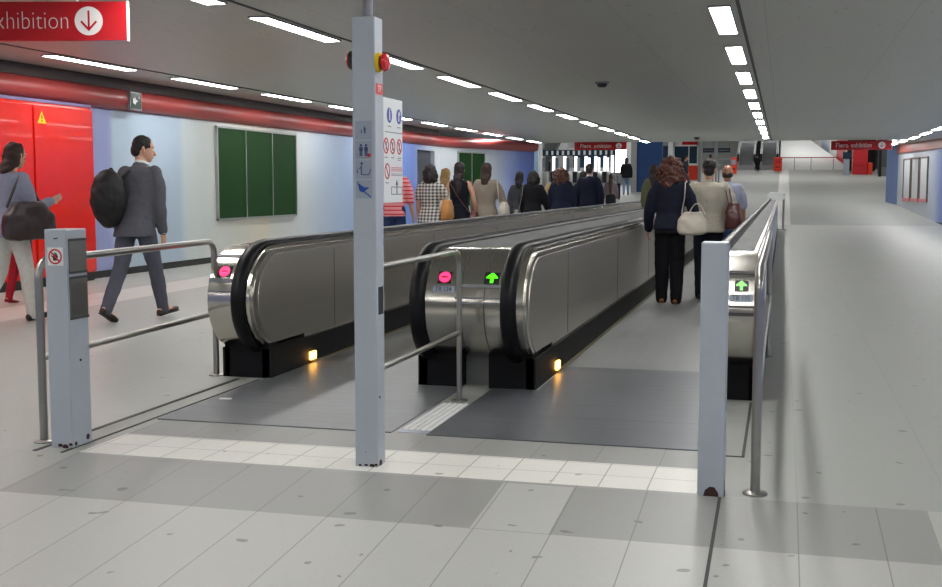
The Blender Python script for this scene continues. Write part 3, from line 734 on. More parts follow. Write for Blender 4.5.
# ------------------------------------------------------------------ things on the left wall
cab = thing('utility_cabinet', 'tall glossy red cabinet front with a yellow warning triangle on the left wall', 'cabinet', (-9.4, 12, 0))
MB().box(-9.5, -9.33, 8.0, 14.38, 0.12, 2.40).build('body', M['red_gloss'], cab)
for y0, y1 in ((8.0, 10.5), (10.53, 13.03), (13.06, 14.38)):
    MB().box(-9.335, -9.30, y0 + 0.005, y1 - 0.005, 0.14, 2.36).build('door', M['red_gloss'], cab, bevel=0.006)
MB().box(-9.5, -9.35, 8.0, 14.38, -0.02, 0.12).build('plinth', M['baseboard'], cab)
MB().box(-9.5, -9.32, 8.0, 14.38, 2.40, 2.44).build('top_rail', mat('violet_grey_trim', rgb(120, 110, 150), 0.4), cab)
s = MB().poly([(-.09, -.075), (.09, -.075), (0, .085)], (-9.2985, 13.22, 2.205), YU, ZU, 0.002).build('warning_triangle', M['yellow'], cab)
MB().bar2d((0, .03), (0.004, -.02), .016, (-9.296, 13.22, 2.205), YU, ZU, .002).disc2d(.01, (0, -.045), (-9.296, 13.22, 2.205), YU, ZU, .002).build('bolt_symbol', M['black_print'], s)

def notice_board(label, o, d, w, z0, z1, n):
    """row of n green panels in an aluminium frame; o = plan start, d = plan direction, standing off to the right of d"""
    o = Vector((o[0], o[1], 0)); d = Vector((d[0], d[1], 0)).normalized(); nn = Vector((d.y, -d.x, 0))
    t = thing('notice_board', label, 'notice board', o + d * (w / 2) + ZU * z0)
    fr = MB(); fw = 0.035
    fr.obox(o + ZU * z0, d, ZU, nn, w, fw, 0.05); fr.obox(o + ZU * (z1 - fw), d, ZU, nn, w, fw, 0.05)
    fr.obox(o + ZU * z0, d, ZU, nn, fw, z1 - z0, 0.05); fr.obox(o + d * (w - fw) + ZU * z0, d, ZU, nn, fw, z1 - z0, 0.05)
    for k in range(1, n): fr.obox(o + d * (w * k / n - fw / 2) + ZU * z0, d, ZU, nn, fw * 0.8, z1 - z0, 0.045)
    fr.build('frame', M['alu'], t)
    for k in range(n):
        MB().obox(o + d * (w * k / n + 0.005) + ZU * (z0 + 0.01) + nn * 0.002, d, ZU, nn, w / n - 0.01, z1 - z0 - 0.02, 0.028).build('green_panel', M['board_green'], t)
    return t
notice_board('large framed board of three dark green panels on the pale left wall', (-9.5, 18.36), (0, 1), 3.40, 0.72, 2.36, 3)
dd = Vector((1.6, 5.5)).normalized()
notice_board('distant dark green framed board on the wall behind the woman in the navy dress', (-9.5 + dd.x * 0.95, 32 + dd.y * 0.95), dd, 1.55, 0.7, 2.33, 2)
ex = thing('exit_sign', 'small dark green running-man exit sign on the red band', 'sign', (-9.33, 15.5, 2.46))
MB().box(-9.36, -9.30, 15.36, 15.68, 2.44, 2.71).build('case', M['grey_print'], ex, bevel=0.005)
f = MB().box(-9.302, -9.296, 15.385, 15.655, 2.46, 2.69).build('face', M['exit_green'], ex)
MB().poly([(.03, .08), (.10, .06), (.10, .09), (.17, .115), (.10, .14), (.10, .165), (.03, .15)], (-9.2955, 15.40, 2.46), YU, ZU, .002).disc2d(.02, (.20, .17), (-9.2955, 15.40, 2.46), YU, ZU, .002).build('running_figure', M['white_board'], f)

# ------------------------------------------------------------------ hanging red signs
def red_sign(label, x0, x1, y, z0, z1, bold, thin, size, arrow_x, bx, tx, ztop=2.9, talign='LEFT'):
    t = thing('hanging_sign', label, 'sign', ((x0 + x1) / 2, y, z0))
    b = MB().box(x0, x1, y, y + 0.06, z0, z1).build('panel', M['red_sign'], t, bevel=0.002)
    MB().box(x1 - 0.001, x1 + 0.006, y - 0.003, y + 0.05, z0 - 0.004, z1 + 0.004).build('edge_trim', M['sign_edge'], t)
    for x in (x0 + 0.2 * (x1 - x0), x1 - 0.2 * (x1 - x0)):
        MB().tube([(x, y + 0.03, z1 - 0.01), (x, y + 0.03, ztop)], 0.012, 8).build('hanger', M['alu'], t)
    zc = (z0 + z1) / 2; h = z1 - z0
    if thin: lettering(thin, size, (tx, y - 0.0005, zc), XU, ZU, M['sign_white'], b, talign, sx=0.82 if talign == 'RIGHT' else 0.78, offs=-0.005 if talign == 'RIGHT' else 0.0)
    if bold: lettering(bold, size, (bx, y - 0.0005, zc), XU, ZU, M['sign_white'], b, name='lettering')
    o = Vector((arrow_x, y - 0.0005, zc))
    c = MB().disc2d(h * 0.37, (0, 0), o, XU, ZU, 0.001, 32).build('arrow_disc', M['sign_white'], b)
    a = MB(); o2 = o - YU * 0.0012; k = h * 0.37
    a.bar2d((0, .72 * k), (0, -.6 * k), .15 * k, o2, XU, ZU, .001).bar2d((0.05 * k, -.66 * k), (-.55 * k, -.02 * k), .15 * k, o2, XU, ZU, .001).bar2d((-0.05 * k, -.66 * k), (.55 * k, -.02 * k), .15 * k, o2, XU, ZU, .001)
    a.build('arrow', M['red_sign'], c); return t
big = red_sign('large red hanging sign with thin white lettering and a down arrow, nearest on the left', -6.9, -4.895, 8.0, 2.435, 2.735, None, 'Fiera exhibition', 0.205, -5.195, 0, -5.345, talign='RIGHT')
big.location = (-5.975, 8.0, 2.46); big.rotation_euler = (0, 0, math.radians(14))
red_sign('distant red hanging sign with white lettering at the right end of the ceiling', 1.54, 3.49, 41.4, 2.53, 2.84, 'Fiera', 'exhibition', 0.215, 3.17, 1.68, 2.18)
red_sign('distant red hanging sign over the ticket gates', -7.25, -5.38, 41.4, 2.60, 2.88, 'Fiera', 'exhibition', 0.20, -5.66, -7.05, -6.55)

# ------------------------------------------------------------------ hall beyond the corridor
struct(MB().box(-30, 14, 42.3, 122, 6.6, 6.8).build('ceiling', mat('hall_ceiling', rgb(150, 152, 152), 0.7)))
struct(MB().box(-30, 14, 121.8, 122, 0, 6.8).build('wall_back', M['white_wall']))
struct(MB().box(13.8, 14, 42.3, 122, 0, 6.8).build('wall_right', M['white_wall']))
struct(MB().box(-30, -29.8, 37, 122, -0.1, 6.8).build('wall_left', M['white_wall']))
struct(MB().box(-30, -11, 42.3, 42.4, 0, 6.8).build('wall_left', M['white_wall']))
struct(MB().box(-11, 5.6, 42.3, 42.4, 3.15, 6.8).build('wall_front', M['grey_wall']))
struct(MB().box(5.6, 14, 42.3, 42.4, 0, 6.8).build('wall_right', M['grey_wall']))
# broad pale ramp climbing away
mb = MB(); mb.add([(-0.2, 69, 2.24), (3.7, 69, 2.24), (1.2, 84, 4.9), (-0.2, 84, 4.9), (-0.2, 69, 2.0), (3.7, 69, 2.0), (1.2, 84, 2.0), (-0.2, 84, 2.0)],
                  [(0, 1, 2, 3), (4, 7, 6, 5), (0, 4, 5, 1), (1, 5, 6, 2), (2, 6, 7, 3), (3, 7, 4, 0)])
struct(mb.build('floor_ramp', M['white_wall']))
rl = thing('ramp_railing', 'thin red railing across the foot of the pale ramp', 'railing', (1.3, 68.6, 2.2))
MB().tube([(-0.1, 68.6, 2.92), (2.9, 68.6, 2.92)], 0.025, 8).build('top_rail', M['red_print'], rl)
for x in (0.6, 1.5, 2.7): MB().tube([(x, 68.6, 2.19), (x, 68.6, 2.92)], 0.018, 8).build('post', M['grey_print'], rl)
# shops along the right of the ramp
sh = thing('shop_row', 'distant row of white and red shop panels climbing beside the pale ramp', 'shop', (2.8, 75, 2.2))
sy = [(1.50, 84, 1.9, 82, 'orange'), (1.9, 82, 2.35, 79, 'white_wall'), (2.35, 79, 2.75, 76.5, 'pale_plate'), (2.75, 76.5, 3.1, 74, 'white_wall'), (3.1, 74, 3.45, 71, 'red_print'), (3.45, 71, 3.7, 69.2, 'white_wall')]
for (xa, ya, xb, yb, m) in sy:
    d = Vector((xb - xa, yb - ya, 0)); L = d.length; d.normalize(); n = Vector((-d.y, d.x, 0)) * 1
    MB().obox((xa, ya, 2.0), d, ZU, n, L - 0.12, 3.4, 0.3).build('panel', M[m], sh)
# escalator pair left of the ramp
def escalator(label, x0, x1, y0, y1, z0, z1):
    t = thing('escalator', label, 'escalator', ((x0 + x1) / 2, y0, z0), 'distant escalators')
    for x in (x0, x1):
        mb = MB(); mb.add([(x - .06, y0, z0), (x + .06, y0, z0), (x + .06, y1, z1), (x - .06, y1, z1), (x - .06, y0, z0 + .9), (x + .06, y0, z0 + .9), (x + .06, y1, z1 + .9), (x - .06, y1, z1 + .9)],
                          [(0, 3, 2, 1), (4, 5, 6, 7), (0, 1, 5, 4), (1, 2, 6, 5), (2, 3, 7, 6), (3, 0, 4, 7)])
        p = mb.build('balustrade', M['escalator'], t)
        MB().tube([(x, y0 - .1, z0 + .5), (x, y0 - .05, z0 + .9), (x, y0 + .3, z0 + .96), (x, y1, z1 + .94)], 0.05, 8).build('handrail', M['rubber'], p)
    s = MB(); n = 14
    for i in range(n):
        ya, yb = y0 + (y1 - y0) * i / n, y0 + (y1 - y0) * (i + 1) / n; zb = z0 + (z1 - z0) * (i + 1) / n
        s.box(x0 + .06, x1 - .06, ya, yb, z0 - .2, zb)
    s.build('step', M['escalator'], t); return t
escalator('distant grey escalator left of the pale ramp, nearer the orange machine on its right', -1.25, -0.35, 69.3, 82, 2.24, 6.2)
escalator('distant grey escalator beside the long white sloping wall', -2.55, -1.65, 69.3, 82, 2.24, 6.2)
mb = MB(); mb.add([(-2.75, 70, 2.2), (-2.75, 84, 6.4), (-2.75, 84, 6.6), (-7.5, 84, 6.6), (-7.5, 84, 2.2), (-2.75, 84, 2.2)], [(0, 1, 5)]); 
struct(MB().box(-12, -2.75, 84, 84.2, 2.0, 6.6).build('wall_middle', M['white_wall']))
def machine(label, x, y, z, w, h, m, inset):
    t = thing('ticket_machine', label, 'ticket machine', (x, y, z))
    MB().box(x - w / 2, x + w / 2, y, y + 0.5, z - 0.02, z + h).build('case', M[m], t, bevel=0.02)
    MB().box(x - w * .32, x + w * .32, y - 0.012, y, z + h * .55, z + h * .85).build('screen', M[inset], t)
    MB().box(x - w * .25, x + w * .25, y - 0.01, y, z + h * .25, z + h * .32).build('coin_tray', M['alarm_black'], t); return t
machine('small distant orange machine at the foot of the escalators, left of the pale ramp rail', -0.31, 68.0, 2.16, 0.46, 0.78, 'orange', 'red_print')
machine('small distant orange machine beside the grey display stand', -2.65, 66.0, 2.0, 0.3, 0.9, 'orange', 'pale_plate')
# totem, red kiosk, dark opening on the far right
t = thing('info_totem', 'slim dark-topped totem in front of the distant red kiosk', 'sign', (3.22, 64.5, 1.87))
for x in (3.08, 3.32): MB().box(x - .03, x + .03, 64.5, 64.6, 1.85, 3.1).build('leg', M['escalator'], t)
MB().box(3.0, 3.42, 64.48, 64.56, 2.75, 3.1).build('header_panel', M['dark_glass'], t)
MB().box(3.12, 3.29, 64.5, 64.56, 1.9, 2.75).build('info_panel', M['pale_plate'], t)
t = thing('kiosk', 'distant bright red kiosk column at the right end of the hall', 'kiosk', (3.95, 65, 1.9))
MB().box(3.55, 4.30, 65, 66.2, 1.85, 3.6).build('body', M['red_print'], t, bevel=0.02)
MB().box(3.53, 4.32, 64.98, 66.22, 2.42, 2.46).build('waist_trim', M['red_print'], t)
MB().box(4.32, 4.55, 65.05, 65.6, 1.85, 2.55).build('side_counter', M['orange'], t, bevel=0.02)
MB().box(3.60, 4.25, 64.985, 65.0, 1.9, 2.02).build('plinth', M['red_print'], t)
struct(MB().box(4.75, 4.87, 63.5, 63.9, 1.7, 4.0).build('trim_9', M['dark_void']))
struct(MB().box(4.87, 8.5, 66, 66.2, 1.9, 6.6).build('wall_far', mat('dark_grey_shutter', rgb(92, 98, 98), 0.6)))  # plain dark grey sheet closing the far opening
struct(MB().box(4.87, 8.5, 63.9, 65.9, 1.7, 2.3).build('trim_10', mat('pale_counter_base', rgb(136, 142, 142), 0.5)))
struct(MB().box(3.4, 4.87, 68, 68.2, 2.1, 6.6).build('wall_far', M['dark_void']))
struct(MB().box(8.5, 13.8, 66, 66.2, 1.9, 6.6).build('wall_far', M['grey_wall']))
# ticket office with orange counter
t = thing('ticket_office', 'distant ticket office with dark window, white frame and orange-red counter front', 'ticket office', (-4.9, 60.2, 1.45))
x0, x1 = -5.45, -4.2
MB().box(x0, x1, 60.2, 62.2, 1.40, 2.36).build('counter_front', M['orange'], t)
MB().box(x0 - .02, x1 + .02, 60.15, 60.35, 1.38, 1.62).build('counter_plinth', M['white_board'], t)
f = MB(); f.box(x0, x0 + .07, 60.2, 60.3, 2.36, 3.4); f.box(x1 - .05, x1, 60.2, 60.3, 2.36, 3.4); f.box(x0, x1, 60.17, 60.3, 2.36, 2.46); f.box(x0, x1, 60.2, 60.3, 3.33, 3.4); f.box(-4.68, -4.64, 60.2, 60.3, 2.4, 3.35)
f.build('window_frame', M['white_board'], t)
MB().box(x0 + .07, x1 - .05, 60.24, 60.27, 2.46, 3.33).build('window_pane', M['dark_glass'], t)
MB().box(x0, x1, 60.3, 62.2, 3.4, 3.9).build('fascia', M['white_wall'], t)
MB().box(-5.0, -4.25, 60.15, 60.3, 3.4, 3.56).build('red_header', M['red_sign'], t)
MB().box(-4.18, -4.05, 60.1, 60.5, 1.4, 3.9).build('grey_jamb', M['escalator'], t)
MB().box(-6.3, -5.7, 60.2, 60.4, 1.4, 3.36).build('side_panel', M['dark_glass'], t)
MB().box(-5.7, -5.45, 60.1, 60.4, 1.4, 3.9).build('white_pillar', M['white_board'], t)
# dark hanging boards and the grey display on legs
for (xa, xb, lb) in ((-3.29, -2.83, 'small dark hanging board, the one nearer the ticket office window'), (-2.67, -2.17, 'small dark hanging board, the one nearer the escalators')):
    t = thing('hanging_display', lb, 'sign', ((xa + xb) / 2, 50, 2.7), 'small dark hanging boards')
    MB().box(xa, xb, 50, 50.1, 2.72, 2.90).build('case', M['dark_glass'], t)
    MB().box(xa + .03, xb - .03, 49.99, 50.0, 2.78, 2.83).build('text_line', M['grey_print'], t)
    for x in (xa + .04, xb - .04): MB().tube([(x, 50.05, 2.9), (x, 50.05, 6.6)], 0.012, 6).build('hanger', M['grey_print'], t)
t = thing('thin_pole', 'thin grey pole between the two small dark hanging boards', 'pole', (-2.75, 50, 0.7))
MB().tube([(-2.75, 50.3, 0.70), (-2.75, 50.3, 4.2)], 0.035, 10).build('shaft', M['escalator'], t); MB().tube([(-2.75, 50.3, 0.73), (-2.75, 50.3, 0.80)], 0.09, 12).build('foot', M['escalator'], t)
t = thing('display_stand', 'grey framed display standing on two legs before the escalators', 'sign', (-2.66, 56, 1.2))
MB().box(-2.98, -2.36, 56, 56.08, 2.28, 2.60).build('panel', M['escalator'], t); MB().box(-2.93, -2.41, 55.985, 56.0, 2.33, 2.55).build('screen', M['grey_wall'], t)
for x in (-2.94, -2.40): MB().box(x - .03, x + .03, 56, 56.08, 1.18, 2.28).build('leg', M['grey_print'], t)
# blue partition and white pillar
struct(MB().box(-6.54, -5.38, 54, 54.3, 0.9, 4.0).build('wall_blue', M['blue_wall']))
struct(MB().box(-6.80, -6.54, 53.9, 54.3, 0.9, 6.6).build('trim_11', mat('pale_pillar', rgb(150, 152, 150), 0.5)))
struct(MB().box(-7.02, -6.80, 53.9, 54.3, 2.3, 6.6).build('trim_12', M['white_board']))
# bright shop window behind the gates
t = thing('shop_window', 'blown-out bright window panel left of the deep blue partition', 'window', (-7.75, 58, 1.9))
MB().box(-8.3, -7.15, 58, 58.1, 2.0, 3.3).build('lit_pane', M['glow_win'], t)
f = MB(); f.box(-8.36, -8.3, 57.97, 58.12, 1.36, 3.36); f.box(-7.15, -7.09, 57.97, 58.12, 1.36, 3.36); f.box(-8.36, -7.09, 57.97, 58.12, 3.3, 3.36); f.box(-8.36, -7.09, 57.97, 58.12, 1.36, 2.0); f.build('frame', M['escalator'], t)
# ticket gates
def gate():
    t = thing('ticket_gate', 'gate', 'ticket gate', (0, 0, 0), 'ticket gates across the hall')
    MB().box(-.12, .12, -.8, .8, -0.02, 0.98).build('cabinet', M['alu'], t, bevel=0.03)
    MB().box(-.13, -.05, -.25, .25, 1.0, 1.68).build('lit_paddle', M['paddle'], t, bevel=0.03)
    MB().box(-.10, .10, -.81, -.80, 0.45, 0.95).build('reader_face', M['alarm_black'], t)
    MB().box(.02, .06, -.3, .3, 0.95, 1.62).build('glass_leaf', M['dark_glass'], t); return t
g0 = gate()
gx = [-10.95, -10.33, -9.81, -9.29, -8.81, -8.35, -7.92]
glab = ['ticket gate at the end by the left wall', 'second ticket gate from the left wall', 'third ticket gate from the left wall', 'middle ticket gate of the row of seven', 'third ticket gate from the bright window', 'second ticket gate from the bright window', 'ticket gate nearest the bright window']
for i, x in enumerate(gx):
    if i == 0: g0.location = (x, 54, 1.02); g0['label'] = 'grey ' + glab[0] + ' with lit white paddle'
    else: copy_thing(g0, (x, 54, 1.02), 0, 'grey ' + glab[i] + ' with lit white paddle')
t = thing('gate_header', 'long dark header with white and blue ticks above the ticket gates', 'sign', (-9.4, 55.2, 2.75))
MB().box(-11.2, -7.7, 55.2, 55.32, 2.76, 3.04).build('beam', M['exit_green'] if False else M['dark_glass'], t)
x = -11.05
while x < -7.85: MB().box(x, x + .10, 55.185, 55.2, 2.80, 3.0).build('white_tick', M['white_board'], t); x += 0.26
for x in (-11.15, -7.75): MB().box(x - .05, x + .05, 55.2, 55.32, 1.1, 2.8).build('upright', M['alu'], t)
struct(MB().box(-12, -8.4, 66, 66.2, 1.9, 6.6).build('wall_far', M['white_wall']))
t = thing('shop_counter', 'dark shop row with a white counter far behind the ticket gates', 'shop', (-11.5, 62, 1.6))
MB().box(-11.2, -8.6, 62, 63.5, 1.5, 2.3).build('counter', M['white_board'], t); MB().box(-11.2, -8.6, 63.5, 63.7, 1.5, 3.2).build('back_panel', M['dark_glass'], t)
MB().box(-11.2, -8.6, 62, 62.2, 3.15, 3.35).build('fascia', M['white_board'], t)
escalator('distant escalator rising behind the gates, right of the blue-grey column', -12.6, -11.4, 58, 68, 1.6, 5.6)
t = thing('wall_column', 'blue-grey glazed column with white edges at the end of the left wall', 'column', (-11.2, 52, 0.9))
MB().box(-11.6, -10.75, 52, 52.4, 0.85, 5).build('blue_face', mat('blue_grey_glass', rgb(96, 120, 152), 0.3), t)
for x in (-11.65, -10.72): MB().box(x - .06, x + .06, 51.95, 52.4, 0.85, 5).build('white_edge', M['white_board'], t)
t = thing('glass_screen', 'narrow pale glazed screen standing at the end of the left wall', 'screen', (-7.9, 38.2, 0))
MB().box(-8.20, -7.86, 38.0, 38.08, 0.05, 2.7).build('pane', mat('pale_blue_glass', rgb(150, 176, 200), 0.2), t)
f = MB(); f.box(-8.24, -8.20, 37.97, 38.1, -0.01, 2.75); f.box(-7.86, -7.82, 37.97, 38.1, -0.01, 2.75); f.box(-8.2, -7.86, 37.97, 38.1, -0.01, 0.08); f.box(-8.2, -7.86, 37.97, 38.1, 2.68, 2.75); f.build('frame', M['white_board'], t)
# framed posters on the right wall
dR = Vector((5.2 - 4.32, 41 - 48.3, 0)).normalized(); nR = Vector((dR.y, -dR.x, 0))
nR = Vector((-0.993, -0.12, 0)).normalized()
for k, (s0, lb) in enumerate(((1.1, 'tall framed white panel on the right wall, the one nearest the blue pier'), (2.4, 'tall framed white panel on the right wall, the middle one of three'), (3.7, 'tall framed white panel on the right wall, the one nearest the camera'))):
    o = Vector((4.32, 48.3, 0)) + dR * s0
    t = thing('wall_panel', lb, 'poster panel', o + ZU * 0.9, 'framed panels on the right wall')
    f = MB(); w, z0, z1 = 1.15, 0.75, 2.35
    f.obox(o + ZU * z0, dR, ZU, nR, 0.05, z1 - z0, 0.05); f.obox(o + dR * (w - .05) + ZU * z0, dR, ZU, nR, 0.05, z1 - z0, 0.05); f.obox(o + ZU * (z1 - .05), dR, ZU, nR, w, 0.05, 0.05)
    f.build('frame', mat('brown_frame', rgb(110, 96, 90), 0.5) if k == 0 else bpy.data.materials['brown_frame'], t)
    MB().obox(o + ZU * (z0 + .12), dR, ZU, nR, w, z1 - z0 - .14, 0.02).build('white_panel', M['pale_poster'], t)
    MB().obox(o + ZU * z0, dR, ZU, nR, w, 0.12, 0.06).build('sill', M['pink_print'], t)

# hall lamps (above the visible opening) and world
def area(loc, sx, sy, power, rot=(0, 0, 0), col=(1, 0.99, 0.97)):
    l = bpy.data.lights.new('hall_lamp', 'AREA'); l.shape = 'RECTANGLE'; l.size = sx; l.size_y = sy; l.energy = power; l.color = col
    o = bpy.data.objects.new('hall_lamp', l); o.location = loc; o.rotation_euler = rot; C.objects.link(o)
for x in (-20, -8.5, -2, 4.5):
    for y in (50, 62, 74): area((x, y, 6.5), 4, 1.2, 115)
area((0.5, 78, 6.5), 3, 8, 90)
w = bpy.data.worlds.new('world'); bpy.context.scene.world = w; w.use_nodes = True
w.node_tree.nodes['Background'].inputs[0].default_value = (0.8, 0.85, 0.9, 1); w.node_tree.nodes['Background'].inputs[1].default_value = 0.05

# ------------------------------------------------------------------ people
def V(x, y, z): return Vector((x, y, z))
class Figure:
    """joints of a posed figure in its own frame: x right, y forward, z up, standing on z = 0"""
    def __init__(s, h, fem=False, lleg=(0, 0), rleg=(0, 0), larm=(0, 6, 8), rarm=(0, 6, 8), lean=3, head_yaw=0, build=1.0, lfoot=0, rfoot=0, bow=0):
        s.h, s.fem, s.w = h, fem, build
        R = math.radians
        s.sh = (0.108 if fem else 0.120) * h * (0.5 + 0.5 * build); s.hipw = 0.05 * h
        pel = V(0, 0, 0.53 * h)
        def leg(side, fl, kn, ft):
            hip = pel + V(side * s.hipw, 0, -0.01 * h)
            a = R(fl); k = hip + V(side * 0.006 * h, math.sin(a), -math.cos(a)) * 0.245 * h
            b = R(fl - kn); an = k + V(0, math.sin(b), -math.cos(b)) * 0.238 * h
            p = R(ft); fd = V(side * 0.10, math.cos(p), math.sin(p)).normalized(); up = V(0, -math.sin(p), math.cos(p))
            return hip, k, an, fd, up
        s.L = leg(-1, *lleg, lfoot); s.R = leg(1, *rleg, rfoot)
        low = []
        for g in (s.L, s.R):
            heel = g[2] - g[3] * 0.028 * h - g[4] * 0.042 * h; toe = g[2] + g[3] * 0.105 * h - g[4] * 0.042 * h
            low += [heel.z, toe.z]
        dz = V(0, 0, -min(low))
        s.L = tuple(q + dz for q in s.L[:3]) + s.L[3:]; s.R = tuple(q + dz for q in s.R[:3]) + s.R[3:]
        s.pel = pel + dz; l = R(lean)
        def sp(f, off=0.0):   # point on the spine at body fraction f
            d = (f - 0.53) * h; return s.pel + V(0, math.sin(l) * d + off * h, math.cos(l) * d)
        s.sp = sp
        s.neck = sp(0.845); bl = l + R(bow)
        s.head = s.neck + V(0, math.sin(bl), math.cos(bl)) * 0.088 * h + V(0, 0.012 * h, 0)
        s.hy = R(head_yaw); s.hp = bl
        s.base = s.pel.z
        def arm(side, sw, ab, el, tw=0):
            S = sp(0.800) + V(side * s.sh, 0, 0); a, b = R(sw), R(ab)
            d = V(side * math.sin(b), math.sin(a) * math.cos(b), -math.cos(a) * math.cos(b)); E_ = S + d * 0.172 * h
            a2 = R(sw + el); d2 = V(side * math.sin(b) * 0.4 - side * math.sin(R(tw)), math.sin(a2), -math.cos(a2)).normalized()
            W = E_ + d2 * 0.148 * h
            return S, E_, W, d2
        s.LA = arm(-1, *larm); s.RA = arm(1, *rarm)
    def torso_rings(s, extra=0.0, hem=0.465, top=0.845, flare=0.0, waist=1.0):
        h, w = s.h, s.w
        if s.fem: T = [(.40, .098, .074, -.004), (.44, .101, .078, -.006), (.47, .100, .078, -.008), (.52, .096, .074, -.006), (.57, .084, .062, 0), (.62, .076, .056, .003), (.68, .082, .062, .006), (.73, .088, .068, .008), (.78, .090, .058, .0), (.81, .092, .050, -.004), (.832, .060, .040, -.004), (.85, .032, .034, 0)]
        else: T = [(.40, .096, .072, -.004), (.44, .097, .074, -.006), (.47, .095, .072, -.006), (.52, .092, .069, -.004), (.57, .088, .064, 0), (.62, .088, .062, .002), (.68, .097, .066, .003), (.73, .106, .070, .002), (.78, .108, .064, -.002), (.81, .106, .054, -.006), (.832, .068, .042, -.004), (.85, .035, .036, 0)]
        out = []; lo = T[0]
        def interp(f):
            for a, b in zip(T[:-1], T[1:]):
                if a[0] <= f <= b[0]:
                    k = (f - a[0]) / (b[0] - a[0]); return [a[i] + (b[i] - a[i]) * k for i in range(4)]
            return list(lo) if f < lo[0] else list(T[-1])
        fs = sorted(set([hem, top] + [t[0] for t in T if hem < t[0] < top]))
        for f in fs:
            _, a, b, o = interp(f)
            fl = flare * max(0, (0.60 - f)) / 0.2 if f < 0.60 else 0
            ww = w * (waist if 0.55 < f < 0.66 else 1)
            out.append((s.sp(f, o), (a * ww + fl) * h + extra, (b * ww + fl * 0.8) * h + extra))
        return out
    def add_torso(s, mb, extra=0.0, hem=0.465, top=0.845, flare=0.0, waist=1.0, n=20):
        rs = s.torso_rings(extra, hem, top, flare, waist)
        mb.rings([[c + V(a * math.cos(2 * PI * i / n), b * math.sin(2 * PI * i / n), 0) for i in range(n)] for c, a, b in rs])
    def limb(s, mb, pts, rad, n=12): mb.tube(pts, rad, n, cap='round')
    def arm_pts(s, A, frac):
        """frac 1 = to the wrist, .5 = to the elbow"""
        S, E_, W, d = A; pts, t = [S], min(1, frac * 2)
        pts += [S.lerp(E_, t * 0.5), S.lerp(E_, t)]
        if frac > 0.5: u = (frac - 0.5) * 2; pts += [E_.lerp(W, u * 0.5), E_.lerp(W, u)]
        return pts
    def hand(s, mb, A, side, curl=25):
        S, E_, W, d = A; k = s.h / 1.75
        pn = V(-side, 0, 0); pn = (pn - d * pn.dot(d)).normalized()       # palm faces the thigh
        q = d.cross(pn).normalized()                                       # across the palm
        if q.y < 0: q = -q                                                 # thumb side forward
        ce = W + d * 0.045 * k
        mb.tube([W - d * .01 * k, W + d * .02 * k, ce, W + d * .085 * k], [(.026 * k, .019 * k), (.033 * k, .016 * k), (.039 * k, .015 * k), (.036 * k, .013 * k)], 12, side=tuple(q), cap='round')
        for j, (o, L) in enumerate(((.028, .072), (.009, .080), (-.010, .074), (-.028, .058))):
            p = W + d * .085 * k + q * o * k; a = p; pts = [p - d * .015 * k]; ang = math.radians(curl)
            dd = d.copy()
            for seg in (0.45, 0.3, 0.25):
                dd = (dd * math.cos(ang * .5) + pn * math.sin(ang * .5)).normalized(); a = a + dd * L * seg * k; pts.append(a)
            mb.tube(pts, [.0095 * k, .009 * k, .0085 * k, .007 * k], 8, cap='round')
        p = W + d * .02 * k + q * .026 * k
        t1 = (d * .75 + q * .6 + pn * .25).normalized(); t2 = (d * .95 + q * .15 + pn * .35).normalized()
        mb.tube([p, p + t1 * .035 * k, p + t1 * .035 * k + t2 * .03 * k], [.012 * k, .0105 * k, .0085 * k], 8, cap='round')
    def head_frame(s):
        m = Matrix.Rotation(-s.hp * 0.6, 3, 'X') @ Matrix.Identity(3); return Matrix.Rotation(s.hy, 3, 'Z') @ m
    def H(s, x, y, z): return s.head + s.head_frame() @ (V(x, y, z) * s.h)
    def add_head(s, mb):
        n = 20; rs = []
        prof_ = [(-.066, .016, .016, .030), (-.060, .026, .030, .020), (-.048, .034, .043, .008), (-.030, .040, .050, .002), (-.010, .043, .055, -.002), (.010, .0445, .057, -.004), (.030, .044, .057, -.006), (.046, .038, .050, -.006), (.058, .027, .037, -.006), (.065, .012, .018, -.006)]
        for z, a, b, o in prof_: rs.append([s.H(a * math.cos(2 * PI * i / n), o + b * math.sin(2 * PI * i / n), z) for i in range(n)])
        mb.rings(rs)
        h = s.h
        mb.tube([s.sp(.815), s.neck, s.H(0, -.012, -.03)], [.036 * h, .031 * h, .031 * h], 14)
        mb.tube([s.H(0, .050, .010), s.H(0, .060, -.010), s.H(0, .066, -.022)], [.004 * h, .006 * h, .0085 * h], 8, cap='round')   # nose
        mb.tube([s.H(-.014, .051, -.040), s.H(0, .056, -.039), s.H(.014, .051, -.040)], .004 * h, 8, cap='round')               # lips
        mb.tube([s.H(-.028, .046, .016), s.H(0, .055, .013), s.H(.028, .046, .016)], .006 * h, 8, cap='round')                  # brow
        mb.ball(s.H(0, .040, -.056), .012 * h, 10, 7)
        for sd in (-1, 1): mb.tube([s.H(sd * .044, -.006, .012), s.H(sd * .049, -.010, .0), s.H(sd * .045, -.004, -.016)], [(.010 * h, .005 * h), (.012 * h, .005 * h), (.006 * h, .004 * h)], 8, side=(0, 1, 0), cap='round')
    def body_mesh(s, skin, voxel):
        h, w = s.h, 0.5 + 0.5 * s.w; mb = MB(); s.add_head(mb); s.add_torso(mb, -0.010, 0.48, 0.85)
        for sd, g in ((-1, s.L), (1, s.R)):
            hip, k, an, fd, up = g
            s.limb(mb, [hip, hip.lerp(k, .5), k, k.lerp(an, .35), an], [.043 * h * w, .039 * h * w, .029 * h, .030 * h, .020 * h])
            mb.tube([an - fd * .02 * h - up * .018 * h, an + fd * .03 * h - up * .02 * h, an + fd * .085 * h - up * .03 * h], [(.018 * h, .02 * h), (.021 * h, .02 * h), (.022 * h, .011 * h)], 10, side=(1, 0, 0), cap='round')
